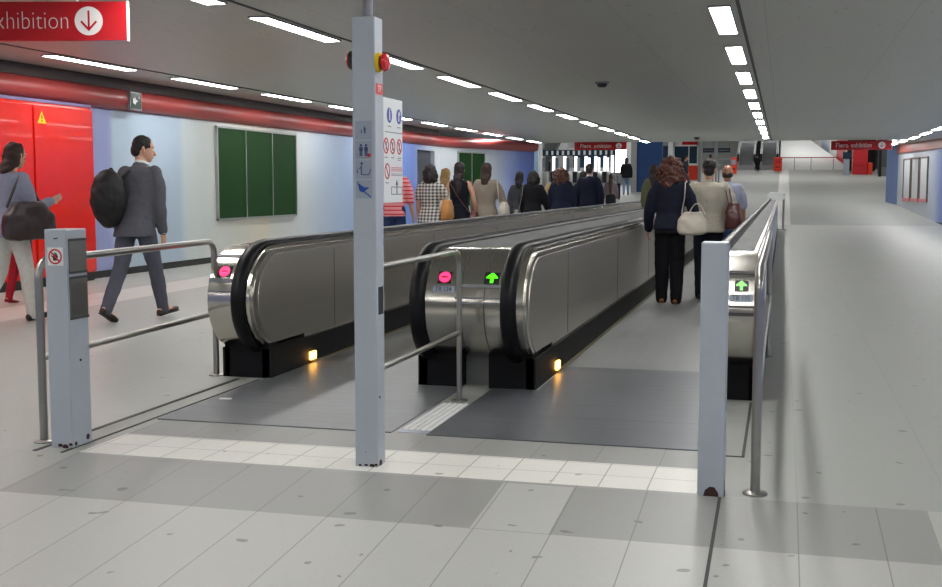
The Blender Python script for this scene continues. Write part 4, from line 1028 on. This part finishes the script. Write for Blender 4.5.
        for sd, A in ((-1, s.LA), (1, s.RA)):
            S, E_, W, d = A
            s.limb(mb, [S + V(-sd * .02 * h, 0, 0), S.lerp(E_, .45), E_, E_.lerp(W, .35), W], [.030 * h * w, .026 * h * w, .021 * h, .022 * h, .0155 * h], 12)
            s.hand(mb, A, sd)
        return fused(mb, voxel, 2, [skin])

def person(loc, rz, fig, label, skin, voxel, top, bottom, hair, shoes, group=None, extras=None):
    """Empty at the feet; body, hair and clothing as its parts"""
    t = thing('person', label, 'person', loc, group); t.rotation_euler = (0, 0, math.radians(rz))
    ROOTLOC[t.name] = Vector((0, 0, 0)); h = fig.h
    link('body', fig.body_mesh(skin, voxel), t)
    vx = max(voxel * 1.25, 0.009)
    # bottoms
    kind = bottom['kind']; m = bottom['mat']; mb = MB(); e = bottom.get('ease', 0.012); w = 0.5 + 0.5 * fig.w
    if kind in ('trousers', 'jeans'):
        cr = bottom.get('hem', 1.07); wide = bottom.get('wide', 1.0)
        fig.add_torso(mb, e * 0.6, 0.475, bottom.get('waist', 0.60))
        for g in (fig.L, fig.R):
            hip, k, an, fd, up = g; a2 = k.lerp(an, cr)
            fig.limb(mb, [hip + V(0, 0, .03 * h), hip.lerp(k, .5), k, k.lerp(a2, .5), a2], [.052 * h * w + e * .5, .043 * h * w + e, .031 * h * wide + e, .030 * h * wide + e * .8, .024 * h * wide + e * .8])
    else:
        zb = bottom['hem_z']; fig.add_torso(mb, e, 0.40 if zb < .40 else zb, 0.60)
        if zb < .40:
            c0 = fig.sp(.42); n = 20; z0 = fig.base + (zb - .53) * h
            rs = []
            for q in range(5):
                f = q / 4; c = c0.lerp(V(c0.x, c0.y, z0), f); a = (.102 + bottom.get('flare', .01) * f) * h; b = (.080 + bottom.get('flare', .01) * f + .012 * f) * h
                rs.append([c + V(a * math.cos(2 * PI * i / n), b * math.sin(2 * PI * i / n), 0) for i in range(n)])
            mb.rings(rs)
    link(bottom.get('name', 'trousers' if kind != 'skirt' else 'skirt'), fused(mb, vx, 4, [m], 0.006, 0.07), t)
    # top
    if top:
        mb = MB(); e = top.get('ease', 0.014)
        fig.add_torso(mb, e, top.get('hem', .47), .838, top.get('flare', 0.0), top.get('waist', 1.0))
        fr = top.get('sleeve', 1.0)
        if fr > 0:
            for sd, A in ((-1, fig.LA), (1, fig.RA)):
                pts = fig.arm_pts(A, fr); R0 = [.033 * h * w + e * .7, .030 * h * w + e * .8, .024 * h + e, .0235 * h + e * .8, .018 * h + e * .8]
                pts[0] = pts[0] + V(-sd * .025 * h, 0, 0.002 * h); fig.limb(mb, pts, R0[:len(pts)] if fr > .5 else [.034 * h * w + e * .7, .031 * h * w + e, .029 * h + e])
        if top.get('collar'): mb.tube([fig.sp(.825, -.002), fig.sp(.855, .0)], [(.05 * h, .046 * h), (.037 * h, .039 * h)], 16)
        link(top.get('name', 'shirt'), fused(mb, vx, 4, [top['mat']], top.get('fold', 0.007), 0.08), t)
        if top.get('inner'):
            mb = MB(); mb.tube([fig.sp(.835, 0), fig.sp(.866, .003)], [(.038 * h, .041 * h), (.0335 * h, .037 * h)], 18)
            c = mb.build('shirt_collar', top['inner'], t, smooth=True)
            for A in (fig.LA, fig.RA):
                S, E_, W, d = A; MB().tube([W - d * .012 * h, W + d * .006 * h], [.0215 * h, .021 * h], 14).build('shirt_cuff', top['inner'], t, smooth=True)
    # shoes
    for g in (fig.L, fig.R):
        hip, k, an, fd, up = g; mb = MB(); c = an - up * .028 * h; wd = shoes.get('wide', 1)
        mb.tube([c - fd * .030 * h, c + fd * .02 * h, c + fd * .07 * h, c + fd * .108 * h], [(.019 * h * wd, .020 * h), (.022 * h * wd, .020 * h), (.025 * h * wd, .015 * h), (.020 * h * wd, .011 * h)], 12, side=(1, 0, 0), cap='round')
        if shoes.get('boot'): mb.tube([an - up * .02 * h, an + (k - an) * .18], [.026 * h, .027 * h], 12)
        else: mb.tube([an - up * .02 * h, an + up * .006 * h], [(.021 * h), (.021 * h)], 12)
        sole = MB(); s0 = an - up * .038 * h
        sole.tube([s0 - fd * .034 * h - up * .004 * h, s0 + fd * .03 * h - up * .004 * h, s0 + fd * .08 * h - up * .004 * h, s0 + fd * .112 * h - up * .004 * h], [(.020 * h, .007 * h), (.022 * h, .006 * h), (.026 * h, .006 * h), (.019 * h, .006 * h)], 12, side=(1, 0, 0))
        so = link('shoe', fused(mb, vx, 2, [shoes['mat']]), t)
        if voxel < 0.012: sole.build('sole', shoes.get('sole', M['black_print']), so, smooth=True)
    # hair
    hk = hair['kind']; mb = MB(); disp, ds = 0.006, 0.03
    mb.ball(fig.H(0, -.008, .021), 0.0525 * h, 16, 11)
    mb.v = [fig.head + fig.head_frame() @ Matrix.Diagonal((0.96, 1.06, 1.04)) @ (fig.head_frame().transposed() @ (p - fig.head)) for p in mb.v]
    if hk == 'short': mb.ball(fig.H(0, -.028, -.012), 0.040 * h, 14, 9)
    elif hk in ('long', 'bob', 'straight'):
        L = hair['len']; wd = hair.get('width', 1.0)
        pts = [fig.H(0, -.020, .03), fig.H(0, -.030, -.01), fig.H(0, -.034, -.05)]
        z = -.05
        while z > -L: z -= .04; pts.append(fig.sp(.845 + .088 + z, 0) + V(0, -.052 * h - .01 * h * min(1, (-z - .05) / .08), 0))
        R0 = [(.050 * h, .046 * h), (.055 * h * wd, .042 * h), (.056 * h * wd, .036 * h)]
        while len(R0) < len(pts): f = (len(R0) - 2) / max(1, len(pts) - 3); R0.append(((.056 - .022 * f) * h * wd, (.032 - .014 * f) * h))
        mb.tube(pts, R0, 16, side=(1, 0, 0), cap='round')
        disp, ds = 0.012, 0.05
    elif hk == 'curly':
        L = hair['len']; wd = hair.get('width', 1.0); rnd = random.Random(hair.get('seed', 3))
        for i in range(420):
            z = .05 - rnd.random() * (L + .05); f = (.05 - z) / (L + .05)
            rad = (.050 + .036 * math.sin(PI * min(1, f * 1.05))) * wd; a = rnd.uniform(PI * 0.92, PI * 2.08)
            q = rnd.uniform(.55, 1)
            mb.ball(fig.H(rad * q * math.cos(a), -.018 + rad * q * math.sin(a) * .85, z), rnd.uniform(.007, .015) * h, 6, 5)
        mb.ball(fig.H(0, -.04, -.06), .058 * h, 12, 9)
        disp, ds = 0.012, 0.025
    elif hk == 'bald':
        mb = MB()
        mb.tube([fig.H(-.042, .004, -.010), fig.H(-.038, -.030, -.020), fig.H(-.021, -.054, -.026), fig.H(0, -.058, -.028), fig.H(.021, -.054, -.026), fig.H(.038, -.030, -.020), fig.H(.042, .004, -.010)], [(.028 * h, .006 * h)] * 7, 10, side=(0, 0, 1), cap='round')
    link('hair', fused(mb, max(vx * .8, .008), 2, [hair['mat']], disp, ds), t)
    if voxel < 0.012:
        for sd in (-1, 1):
            e_ = MB().ball(fig.H(sd * .017, .048, .002), .0065 * h, 10, 7).build('eye', M['white_board'], t, smooth=True)
            MB().ball(fig.H(sd * .017, .0525, .002), .0034 * h, 8, 6).build('iris', M['black_print'], e_, smooth=True)
    ROOTLOC[t.name] = Vector(loc)
    t['h_'] = 0; del t['h_']
    return t

def place(loc, rz, p):
    """figure-frame point in world coordinates"""
    return Vector(loc) + Matrix.Rotation(math.radians(rz), 3, 'Z') @ Vector(p)
def soft_bag(name, label, cat, loc, rz, c, size, m, strap=None, strap_m=None, voxel=0.012, taper=0.85, group=None, tilt=0, flap=None):
    """slouchy bag carried by somebody: a thing of its own. c = centre in the carrier's frame, size = (x, y, z)"""
    t = thing(name, label, cat, place(loc, rz, c), group); t.rotation_euler = (0, 0, math.radians(rz)); ROOTLOC[t.name] = Vector((0, 0, 0))
    sx, sy, sz = [q / 2 for q in size]; n = 20; rs = []
    for f, k in ((-1, .70), (-.93, .90), (-.7, 1.0), (-.2, 1.0), (.3, .94), (.75, taper), (.95, taper * .9), (1, taper * .75)):
        ring = []
        for i in range(n):
            a = 2 * PI * i / n; ca, sa = math.cos(a), math.sin(a)
            ex = 0.55
            ring.append(V(sx * k * math.copysign(abs(ca) ** ex, ca), sy * k * (1 if f < .5 else .75) * math.copysign(abs(sa) ** ex, sa), sz * f))
        rs.append(ring)
    mb = MB(); mb.rings(rs); R3 = Matrix.Rotation(math.radians(tilt), 3, 'Y'); mb.v = [R3 @ p for p in mb.v]
    link('bag_body', fused(mb, voxel, 3, [m], 0.012, 0.09), t)
    if flap: MB().tube([V(-sx * taper * .8, -sy * .8, sz * .6), V(0, -sy * 1.0, sz * .55), V(sx * taper * .8, -sy * .8, sz * .6)], [(0.02, .006)] * 3, 8, side=(0, 0, 1)).build('trim', flap, t, smooth=True)
    if strap:
        base = Vector(c)
        for pts in strap: MB().tube([Vector(p) - base for p in pts], [(0.016, 0.006)] * len(pts), 8, side=(0, 1, 0)).build('strap', strap_m or m, t, smooth=True)
    ROOTLOC[t.name] = Vector(place(loc, rz, c)); return t
def arc3(a, b, up, n=8):
    a, b = Vector(a), Vector(b); return [a.lerp(b, i / n) + Vector(up) * math.sin(PI * i / n) for i in range(n + 1)]

NAVY = fabric('navy_jacket_cloth', 24, 28, 44); BLACKT = fabric('black_trouser_cloth', 20, 20, 26); GREYSUIT = fabric('charcoal_suit_cloth', 88, 89, 96)
DENIM = fabric('blue_denim', 40, 56, 92); KHAKI = fabric('khaki_shirt_cloth', 180, 175, 160); WHITEC = fabric('white_cotton', 214, 214, 212); CREAMT = fabric('off_white_trousers', 206, 204, 196)
LAV = fabric('grey_blue_knit', 142, 146, 166); BEIGE = fabric('taupe_knit', 140, 130, 118, scale=60); DKRED = fabric('dark_red_trousers', 150, 26, 40)
DRESS = fabric('navy_black_dress', 18, 20, 32); POLO = fabric('lavender_grey_polo', 150, 154, 172); GREYW = fabric('dark_grey_wool', 62, 64, 72); BLACKC = fabric('black_coat', 16, 17, 24)
DENIMJ = fabric('dark_denim_jacket', 30, 36, 56); GREEN = fabric('olive_green_top', 96, 98, 72); DKSUIT = fabric('dark_navy_suit', 18, 22, 42); MAUVE = fabric('mauve_grey_top', 106, 94, 100); LIGHTJ = fabric('light_blue_jeans', 128, 148, 176)
HOUND = check_mat('houndstooth_check', rgb(206, 206, 202), rgb(34, 34, 36), 0.055, 0.05); REDSTR = stripe_mat('red_white_stripes', rgb(206, 34, 48), rgb(222, 150, 156), 2, 0.06, 0.66)
SH_BLACK = mat('black_shoe_leather', rgb(26, 22, 22), 0.3); SH_BROWN = mat('brown_shoe_leather', rgb(56, 34, 30), 0.35); SH_TAN = mat('tan_boot_leather', rgb(138, 84, 46), 0.4); SH_RED = mat('dark_red_shoe', rgb(130, 22, 36), 0.4)
BAG_CREAM = mat('cream_bag_leather', rgb(196, 188, 174), 0.45, bump=.1); BAG_BROWN = mat('chestnut_bag_leather', rgb(84, 42, 38), 0.4, bump=.1); BAG_DARK = mat('dark_brown_bag_leather', rgb(50, 38, 38), 0.5, bump=.1)
BAG_TAN = mat('tan_bag_leather', rgb(186, 130, 66), 0.45, bump=.1); BAG_BLACK = mat('black_bag_nylon', rgb(18, 17, 20), 0.6, bump=.1); BAG_WHITE = mat('white_bag', rgb(214, 212, 206), 0.5, bump=.1); BAG_GREY = mat('grey_bag', rgb(128, 122, 114), 0.5, bump=.1)
NEAR, MID, FARV = 0.0095, 0.014, 0.022

# --- the man in the suit with a backpack, striding on the left
L1 = (-6.12, 10.15, 0.0)
fig = Figure(1.78, False, lleg=(20, 4), rleg=(-14, 18), larm=(16, 8, 14), rarm=(-4, 7, 22), lean=5, lfoot=8, rfoot=-26)
fig = Figure(1.81, False, rleg=(21, 6), lleg=(-17, 14), larm=(-8, 9, 22), rarm=(0, 0, 10), lean=10, rfoot=6, lfoot=-26, head_yaw=-42)
person(L1, -6, fig, 'man in charcoal suit striding past the pale wall, black backpack on one shoulder', SKIN, NEAR,
       dict(mat=GREYSUIT, name='jacket', hem=.455, sleeve=.97, ease=.022, flare=.012, collar=True, inner=WHITEC), dict(kind='trousers', mat=fabric('charcoal_suit_trousers', 84, 86, 98), ease=.016, wide=1.05), dict(kind='short', mat=H_DARK), dict(mat=SH_BROWN))
bk = thing('backpack', 'round black backpack slung on the back of the man in the charcoal suit', 'backpack', place(L1, -6, (-0.16, -0.20, 1.20))); bk.rotation_euler = (0, 0, math.radians(-6)); ROOTLOC[bk.name] = V(0, 0, 0)
mb = MB(); mb.ball((0, 0, 0), (.19, .14, .285), 20, 14); mb.ball((0, .02, .02), (.175, .12, .26), 18, 12); link('bag_body', fused(mb, .012, 2, [BAG_BLACK], .012, .08), bk)
mb = MB(); mb.ball((0, -.085, -.06), (.13, .06, .14), 16, 10); link('front_pocket', fused(mb, .012, 2, [BAG_BLACK], .006, .06), bk)
MB().tube([(.10, .08, .20), (.12, .16, .27), (.11, .26, .27), (.08, .33, .15), (.06, .32, .0)], [(0.03, .008)] * 5, 8, side=(1, 0, 0)).build('strap', BAG_BLACK, bk, smooth=True)
MB().tube(arc3((-.04, .05, .24), (.04, .05, .24), (0, 0, .05)), .009, 8).build('grab_handle', BAG_BLACK, bk, smooth=True)
ROOTLOC[bk.name] = Vector(bk.location)

# --- the woman at the left edge
L2 = (-7.20, 9.68, 0.0)
fig = Figure(1.72, True, rleg=(14, 6), lleg=(-8, 24), larm=(6, 8, 16), rarm=(10, 5, 98), lean=4, rfoot=4, lfoot=-26, bow=12)
person(L2, -10, fig, 'woman in grey-blue cardigan and off-white trousers walking at the left edge, holding one hand out', SKIN, NEAR,
       dict(mat=LAV, name='cardigan', hem=.47, sleeve=.95, ease=.018, flare=.01), dict(kind='trousers', mat=CREAMT, ease=.016, wide=1.1), dict(kind='bob', mat=H_BROWN, len=.085, width=1.05), dict(mat=SH_BLACK))
soft_bag('shoulder_bag', 'large dark brown slouchy bag on the shoulder of the woman at the left edge', 'bag', L2, -10, (.29, -.04, .99), (.20, .60, .36), BAG_DARK,
         [[(.22, -.24, 1.12), (.20, -.12, 1.30), (.16, -.01, 1.44), (.20, .10, 1.30), (.22, .20, 1.12)]])
# --- the hidden walker in dark red trousers behind her
L3 = (-8.24, 11.25, 0.0)
fig = Figure(1.36, True, rleg=(4, 2), lleg=(-6, 10), lfoot=-10, rarm=(-22, 4, 6), larm=(-22, 4, 6))
person(L3, -12, fig, 'person in dark red trousers, almost hidden behind the woman with the large brown bag', SKIN, MID,
       dict(mat=GREYW, name='top', hem=.47, sleeve=.95, ease=.012), dict(kind='trousers', mat=DKRED, ease=.012), dict(kind='bob', mat=H_DARK, len=.08), dict(mat=SH_RED))

# --- people on the right walkway
W1 = (-1.215, 13.18, 0.010)
fig = Figure(1.63, True, rleg=(-4, 4), lleg=(4, 3), larm=(0, 12, 26), rarm=(-2, 16, 50), lean=2)
person(W1, 0, fig, 'woman with big auburn curls in navy jacket and black trousers, standing on the right walkway', SKIN, NEAR,
       dict(mat=NAVY, name='jacket', hem=.50, sleeve=.97, ease=.026, flare=.006), dict(kind='trousers', mat=BLACKT, ease=.02, wide=1.25, hem=1.08), dict(kind='curly', mat=H_AUBURN, len=.19, width=1.12), dict(mat=SH_TAN))
soft_bag('handbag', 'cream slouchy handbag hanging from the shoulder of the woman with auburn curls', 'bag', W1, 0, (.26, -.17, .90), (.33, .15, .25), BAG_CREAM,
         [[(.14, -.17, 1.00), (.17, -.18, 1.18), (.17, -.10, 1.345), (.18, .02, 1.36), (.24, .08, 1.2)], arc3((.22, -.24, 1.0), (.40, -.24, 1.0), (0, 0, .12))], None, .010, .7)
W2 = (-0.83, 13.75, 0.010)
fig = Figure(1.60, False, rleg=(-3, 2), lleg=(3, 3), larm=(6, 10, 60), rarm=(12, 14, 40), lean=1, build=1.12)
person(W2, 0, fig, 'person with short dark hair in khaki shirt and dark jeans, standing on the right walkway', SKIN, NEAR,
       dict(mat=KHAKI, name='shirt', hem=.48, sleeve=.42, ease=.03, flare=.012, collar=True), dict(kind='trousers', mat=fabric('dark_navy_jeans', 26, 30, 44), ease=.016, wide=1.1), dict(kind='short', mat=H_DARK), dict(mat=SH_BLACK))
soft_bag('handbag', 'chestnut brown shoulder bag hanging beside the person in the khaki shirt', 'bag', W2, 0, (.29, -.12, .97), (.19, .26, .30), BAG_BROWN,
         [[(.24, -.20, 1.10), (.20, -.13, 1.26), (.17, -.02, 1.335), (.22, .06, 1.24), (.26, .04, 1.08)], [(.28, -.20, 1.10), (.24, -.12, 1.27), (.20, .0, 1.345), (.25, .06, 1.24), (.30, .04, 1.08)]], None, .010, .75)
W3 = (-0.78, 17.2, 0.010)
fig = Figure(1.60, False, rleg=(-4, 4), lleg=(5, 4), larm=(0, 8, 12), rarm=(2, 8, 12), lean=1)
person(W3, 0, fig, 'balding man in lavender-grey polo shirt and jeans, ahead of the khaki shirt', SKIN2, MID,
       dict(mat=POLO, name='polo_shirt', hem=.49, sleeve=.48, ease=.02, collar=True), dict(kind='jeans', mat=DENIM, ease=.014), dict(kind='bald', mat=H_BROWN), dict(mat=SH_BLACK))
W4 = (-2.62, 24.6, 0.010)
fig = Figure(1.74, True, rleg=(-3, 3), lleg=(3, 3), lean=1)
person(W4, 0, fig, 'dark-haired person in olive green top on the left walkway, half hidden by the auburn curls', SKIN, FARV,
       dict(mat=GREEN, name='top', hem=.48, sleeve=.9, ease=.016), dict(kind='trousers', mat=BLACKT, ease=.014), dict(kind='long', mat=H_BROWN, len=.16), dict(mat=SH_BLACK))

# --- people in the left corridor, walking away
P = (-5.78, 17.0, 0)
fig = Figure(1.74, False, rleg=(10, 6), lleg=(-8, 10), rarm=(6, 6, 20), larm=(-4, 6, 20))
person(P, 0, fig, 'man in red striped shirt and blue jeans, half hidden by the white rules board', SKIN, MID,
       dict(mat=REDSTR, name='striped_shirt', hem=.49, sleeve=.5, ease=.018), dict(kind='jeans', mat=DENIM, ease=.014), dict(kind='short', mat=H_DARK), dict(mat=SH_BLACK))
P = (-5.29, 17.3, 0)
fig = Figure(1.64, True, rleg=(8, 6), lleg=(-6, 10), rarm=(8, 14, 50), larm=(0, 6, 14))
person(P, 0, fig, 'woman in black and white checked top and black trousers, carrying a tan bag', SKIN, MID,
       dict(mat=HOUND, name='checked_top', hem=.45, sleeve=.30, ease=.02, flare=.02), dict(kind='trousers', mat=BLACKT, ease=.008), dict(kind='curly', mat=H_DARK, len=.15, width=.85, seed=5), dict(mat=SH_BLACK))
soft_bag('handbag', 'tan leather bag under the arm of the woman in the checked top', 'bag', P, 0, (.29, -.05, .95), (.16, .34, .32), BAG_TAN, [[(.24, -.14, 1.10), (.20, -.04, 1.33), (.24, .10, 1.1)]], None, .014)
P = (-5.72, 19.6, 0)
fig = Figure(1.62, True, rleg=(8, 6), lleg=(-6, 10))
person(P, 0, fig, 'fair-haired person in white shirt and jeans, half hidden by the woman in the navy dress', SKIN, MID,
       dict(mat=WHITEC, name='shirt', hem=.48, sleeve=.4, ease=.018), dict(kind='jeans', mat=DENIM, ease=.012), dict(kind='long', mat=H_BLOND, len=.14), dict(mat=SH_BLACK))
P = (-5.02, 18.0, 0)
fig = Figure(1.69, True, rleg=(8, 6), lleg=(-6, 10), rarm=(4, 12, 24), larm=(4, 12, 20))
person(P, 0, fig, 'woman with long dark hair in sleeveless navy dress, beside the taupe cardigan', SKIN, MID,
       dict(mat=DRESS, name='dress_bodice', hem=.46, sleeve=0, ease=.016, flare=.012), dict(kind='skirt', mat=DRESS, hem_z=.30, ease=.02, flare=.02), dict(kind='straight', mat=H_DARK, len=.22, width=.92), dict(mat=SH_BLACK))
soft_bag('handbag', 'small brown bag at the hip of the woman in the navy dress', 'bag', P, 0, (.26, -.02, .80), (.14, .24, .22), BAG_BROWN, [[(.20, -.10, .9), (.02, -.15, 1.15), (-.13, -.10, 1.38), (-.12, .03, 1.42)]], None, .014)
soft_bag('carrier_bag', 'white carrier bag held low by the woman in the navy dress', 'bag', P, 0, (.36, .16, .50), (.10, .26, .30), BAG_WHITE, [arc3((.36, .08, .63), (.36, .24, .63), (0, 0, .09))], None, .014, .95)
P = (-4.70, 18.5, 0)
fig = Figure(1.69, True, rleg=(8, 6), lleg=(-6, 10), rarm=(10, 16, 40), larm=(2, 7, 14))
person(P, 0, fig, 'woman with dark bobbed hair in long taupe cardigan, carrying a cream bag', SKIN, MID,
       dict(mat=BEIGE, name='cardigan', hem=.42, sleeve=.97, ease=.028, flare=.02, collar=True), dict(kind='trousers', mat=BLACKT, ease=.014), dict(kind='bob', mat=H_BROWN, len=.10), dict(mat=SH_BLACK))
soft_bag('handbag', 'cream shoulder bag beside the woman in the taupe cardigan', 'bag', P, 0, (.31, .0, .94), (.13, .32, .24), BAG_CREAM, [[(.25, -.12, 1.05), (.19, -.02, 1.41), (.26, .12, 1.05)]], None, .014)
P = (-4.55, 21.5, 0)
fig = Figure(1.60, True, rleg=(8, 6), lleg=(-6, 10), rarm=(10, 10, 40), larm=(4, 9, 14))
person(P, 0, fig, 'person with bushy black hair in black jacket and grey skirt, with a light bag', SKIN, MID,
       dict(mat=BLACKC, name='jacket', hem=.52, sleeve=.97, ease=.03, collar=True), dict(kind='skirt', mat=GREYW, hem_z=.34, ease=.022), dict(kind='curly', mat=H_DARK, len=.14, width=.9, seed=9), dict(mat=SH_BLACK))
soft_bag('handbag', 'light grey bag hanging at the left hip of the person in the black jacket', 'bag', P, 0, (-.30, .0, .72), (.14, .28, .30), BAG_GREY, [[(-.25, -.10, .86), (-.17, -.02, 1.34), (-.26, .10, .86)]], None, .014)
P = (-5.06, 22.6, 0)
fig = Figure(1.60, True, rleg=(8, 6), lleg=(-6, 10))
person(P, 0, fig, 'dark-clothed walker at the blue end of the left wall, left of the bushy black hair', SKIN, FARV,
       dict(mat=GREYW, name='top', hem=.48, sleeve=.95, ease=.016), dict(kind='trousers', mat=BLACKT, ease=.014), dict(kind='long', mat=H_DARK, len=.13), dict(mat=SH_BLACK))
P = (-4.83, 25.2, 0)
fig = Figure(1.66, False, rleg=(8, 6), lleg=(-6, 10))
person(P, 0, fig, 'walker in beige jacket seen between the black jacket and the denim jacket', SKIN, FARV,
       dict(mat=fabric('beige_jacket_cloth', 176, 150, 118), name='jacket', hem=.47, sleeve=.95, ease=.022), dict(kind='trousers', mat=BLACKT, ease=.014), dict(kind='short', mat=H_BROWN), dict(mat=SH_BLACK))
P = (-4.20, 22.5, 0)
fig = Figure(1.67, True, rleg=(8, 6), lleg=(-6, 10), rarm=(6, 8, 14), larm=(6, 8, 14))
person(P, 0, fig, 'woman with bushy reddish brown hair in dark denim jacket in the left corridor', SKIN, MID,
       dict(mat=DENIMJ, name='jacket', hem=.46, sleeve=.97, ease=.034, flare=.01), dict(kind='trousers', mat=BLACKT, ease=.016), dict(kind='curly', mat=H_REDBROWN, len=.19, width=1.08, seed=14), dict(mat=SH_BLACK))
P = (-4.36, 26.0, 0)
fig = Figure(1.64, True, rleg=(8, 6), lleg=(-6, 10), larm=(0, 30, 20))
person(P, 0, fig, 'person in black coat just ahead of the reddish brown hair', SKIN, FARV,
       dict(mat=BLACKC, name='coat', hem=.40, sleeve=.97, ease=.02), dict(kind='trousers', mat=BLACKT, ease=.014), dict(kind='long', mat=H_DARK, len=.14), dict(mat=SH_BLACK))
P = (-4.12, 25.4, 0)
fig = Figure(1.79, False, rleg=(8, 6), lleg=(-6, 10), rarm=(-4, 9, 16), larm=(4, 9, 16))
person(P, 0, fig, 'man in dark navy suit walking away in the left corridor before the gates', SKIN, MID,
       dict(mat=DKSUIT, name='jacket', hem=.44, sleeve=.97, ease=.032, flare=.012, collar=True, inner=WHITEC), dict(kind='trousers', mat=DKSUIT, ease=.016), dict(kind='short', mat=H_DARK), dict(mat=SH_BLACK))
P = (-5.87, 41.0, 0.0)
fig = Figure(1.74, True, rleg=(8, 6), lleg=(-6, 10))
person(P, 0, fig, 'distant woman with long dark hair and short black skirt walking to the gates', SKIN, FARV,
       dict(mat=MAUVE, name='top', hem=.54, sleeve=.9, ease=.012), dict(kind='skirt', mat=BLACKC, hem_z=.30, ease=.014), dict(kind='straight', mat=H_BROWN, len=.30, width=.85), dict(mat=SH_BLACK))
P = (-6.83, 52.5, floor_z(52.5))
fig = Figure(1.66, True, rleg=(6, 4), lleg=(-6, 10), larm=(10, 8, 50))
person(P, 0, fig, 'distant person in dark coat and light blue jeans in front of the bright window', SKIN, FARV,
       dict(mat=BLACKC, name='coat', hem=.46, sleeve=.97, ease=.04), dict(kind='jeans', mat=LIGHTJ, ease=.016), dict(kind='long', mat=H_DARK, len=.13), dict(mat=SH_BLACK))
P2 = (-6.95, 50.0, floor_z(50.0))
cs = thing('suitcase', 'dark blue suitcase standing to the left of the distant person in light jeans', 'suitcase', P2)
MB().box(-7.17, -6.75, 49.85, 50.1, floor_z(49.85) + .06, floor_z(50) + .72).build('shell', DENIMJ, cs, bevel=.04)
for x in (-7.12, -6.80): MB().tube([(x - .02, 49.95, floor_z(49.95) + .045), (x + .02, 49.95, floor_z(49.95) + .045)], .045, 10).build('wheel', M['black_print'], cs)
MB().tube([(-7.08, 49.87, floor_z(50) + .70), (-7.08, 49.87, floor_z(50) + 1.0), (-6.84, 49.87, floor_z(50) + 1.0), (-6.84, 49.87, floor_z(50) + .70)], .014, 8).build('handle', M['alarm_black'], cs)
P = (-4.42, 55.0, floor_z(55))
fig = Figure(1.66, False, rleg=(22, 6), lleg=(-18, 10), larm=(14, 8, 30), rarm=(-10, 8, 20))
person(P, -60, fig, 'distant person in grey striding past the orange-red ticket office counter', SKIN, FARV,
       dict(mat=GREYW, name='jacket', hem=.48, sleeve=.97, ease=.016), dict(kind='trousers', mat=GREYSUIT, ease=.012), dict(kind='short', mat=H_DARK), dict(mat=SH_BLACK))
P = (-3.42, 57.5, floor_z(57.5))
fig = Figure(1.52, False, rleg=(6, 6), lleg=(-6, 10))
person(P, 0, fig, 'distant dark-haired person in white top beyond the khaki shirt', SKIN, FARV,
       dict(mat=WHITEC, name='shirt', hem=.48, sleeve=.5, ease=.016), dict(kind='trousers', mat=BLACKT, ease=.012), dict(kind='short', mat=H_DARK), dict(mat=SH_BLACK))
P = (-1.42, 67.2, floor_z(67.2))
fig = Figure(0.95, False, rleg=(6, 6), lleg=(-6, 10))
person(P, 0, fig, 'tiny dark figure at the foot of the distant escalators', SKIN, FARV,
       dict(mat=BLACKC, name='coat', hem=.46, sleeve=.97, ease=.02), dict(kind='trousers', mat=BLACKT, ease=.012), dict(kind='short', mat=H_DARK), dict(mat=SH_BLACK))
EXPO = 0.42

# ------------------------------------------------------------------ camera
F = 1160.0; CXp, CYp = 471.0, 293.5
pitch = math.atan((CYp - 186) / F); yaw = math.atan(312 / (F / math.cos(pitch)))
cd = bpy.data.cameras.new('camera'); cd.sensor_width = 36.0; cd.lens = 36.0 * F / 942.0; cd.clip_start = 0.05; cd.clip_end = 400
cam = bpy.data.objects.new('camera', cd); C.objects.link(cam)
cam.location = (0, 0, 1.32); cam.rotation_euler = (PI / 2 - pitch, 0, yaw)
sc = bpy.context.scene; sc.camera = cam
sc.view_settings.view_transform = 'Standard'; sc.view_settings.look = 'None'; sc.view_settings.gamma = 1.0
sc.view_settings.use_curve_mapping = False; sc.view_settings.exposure = EXPO
sc.cycles.use_denoising = True
sc.cycles.max_bounces = 8; sc.cycles.diffuse_bounces = 4; sc.cycles.glossy_bounces = 4
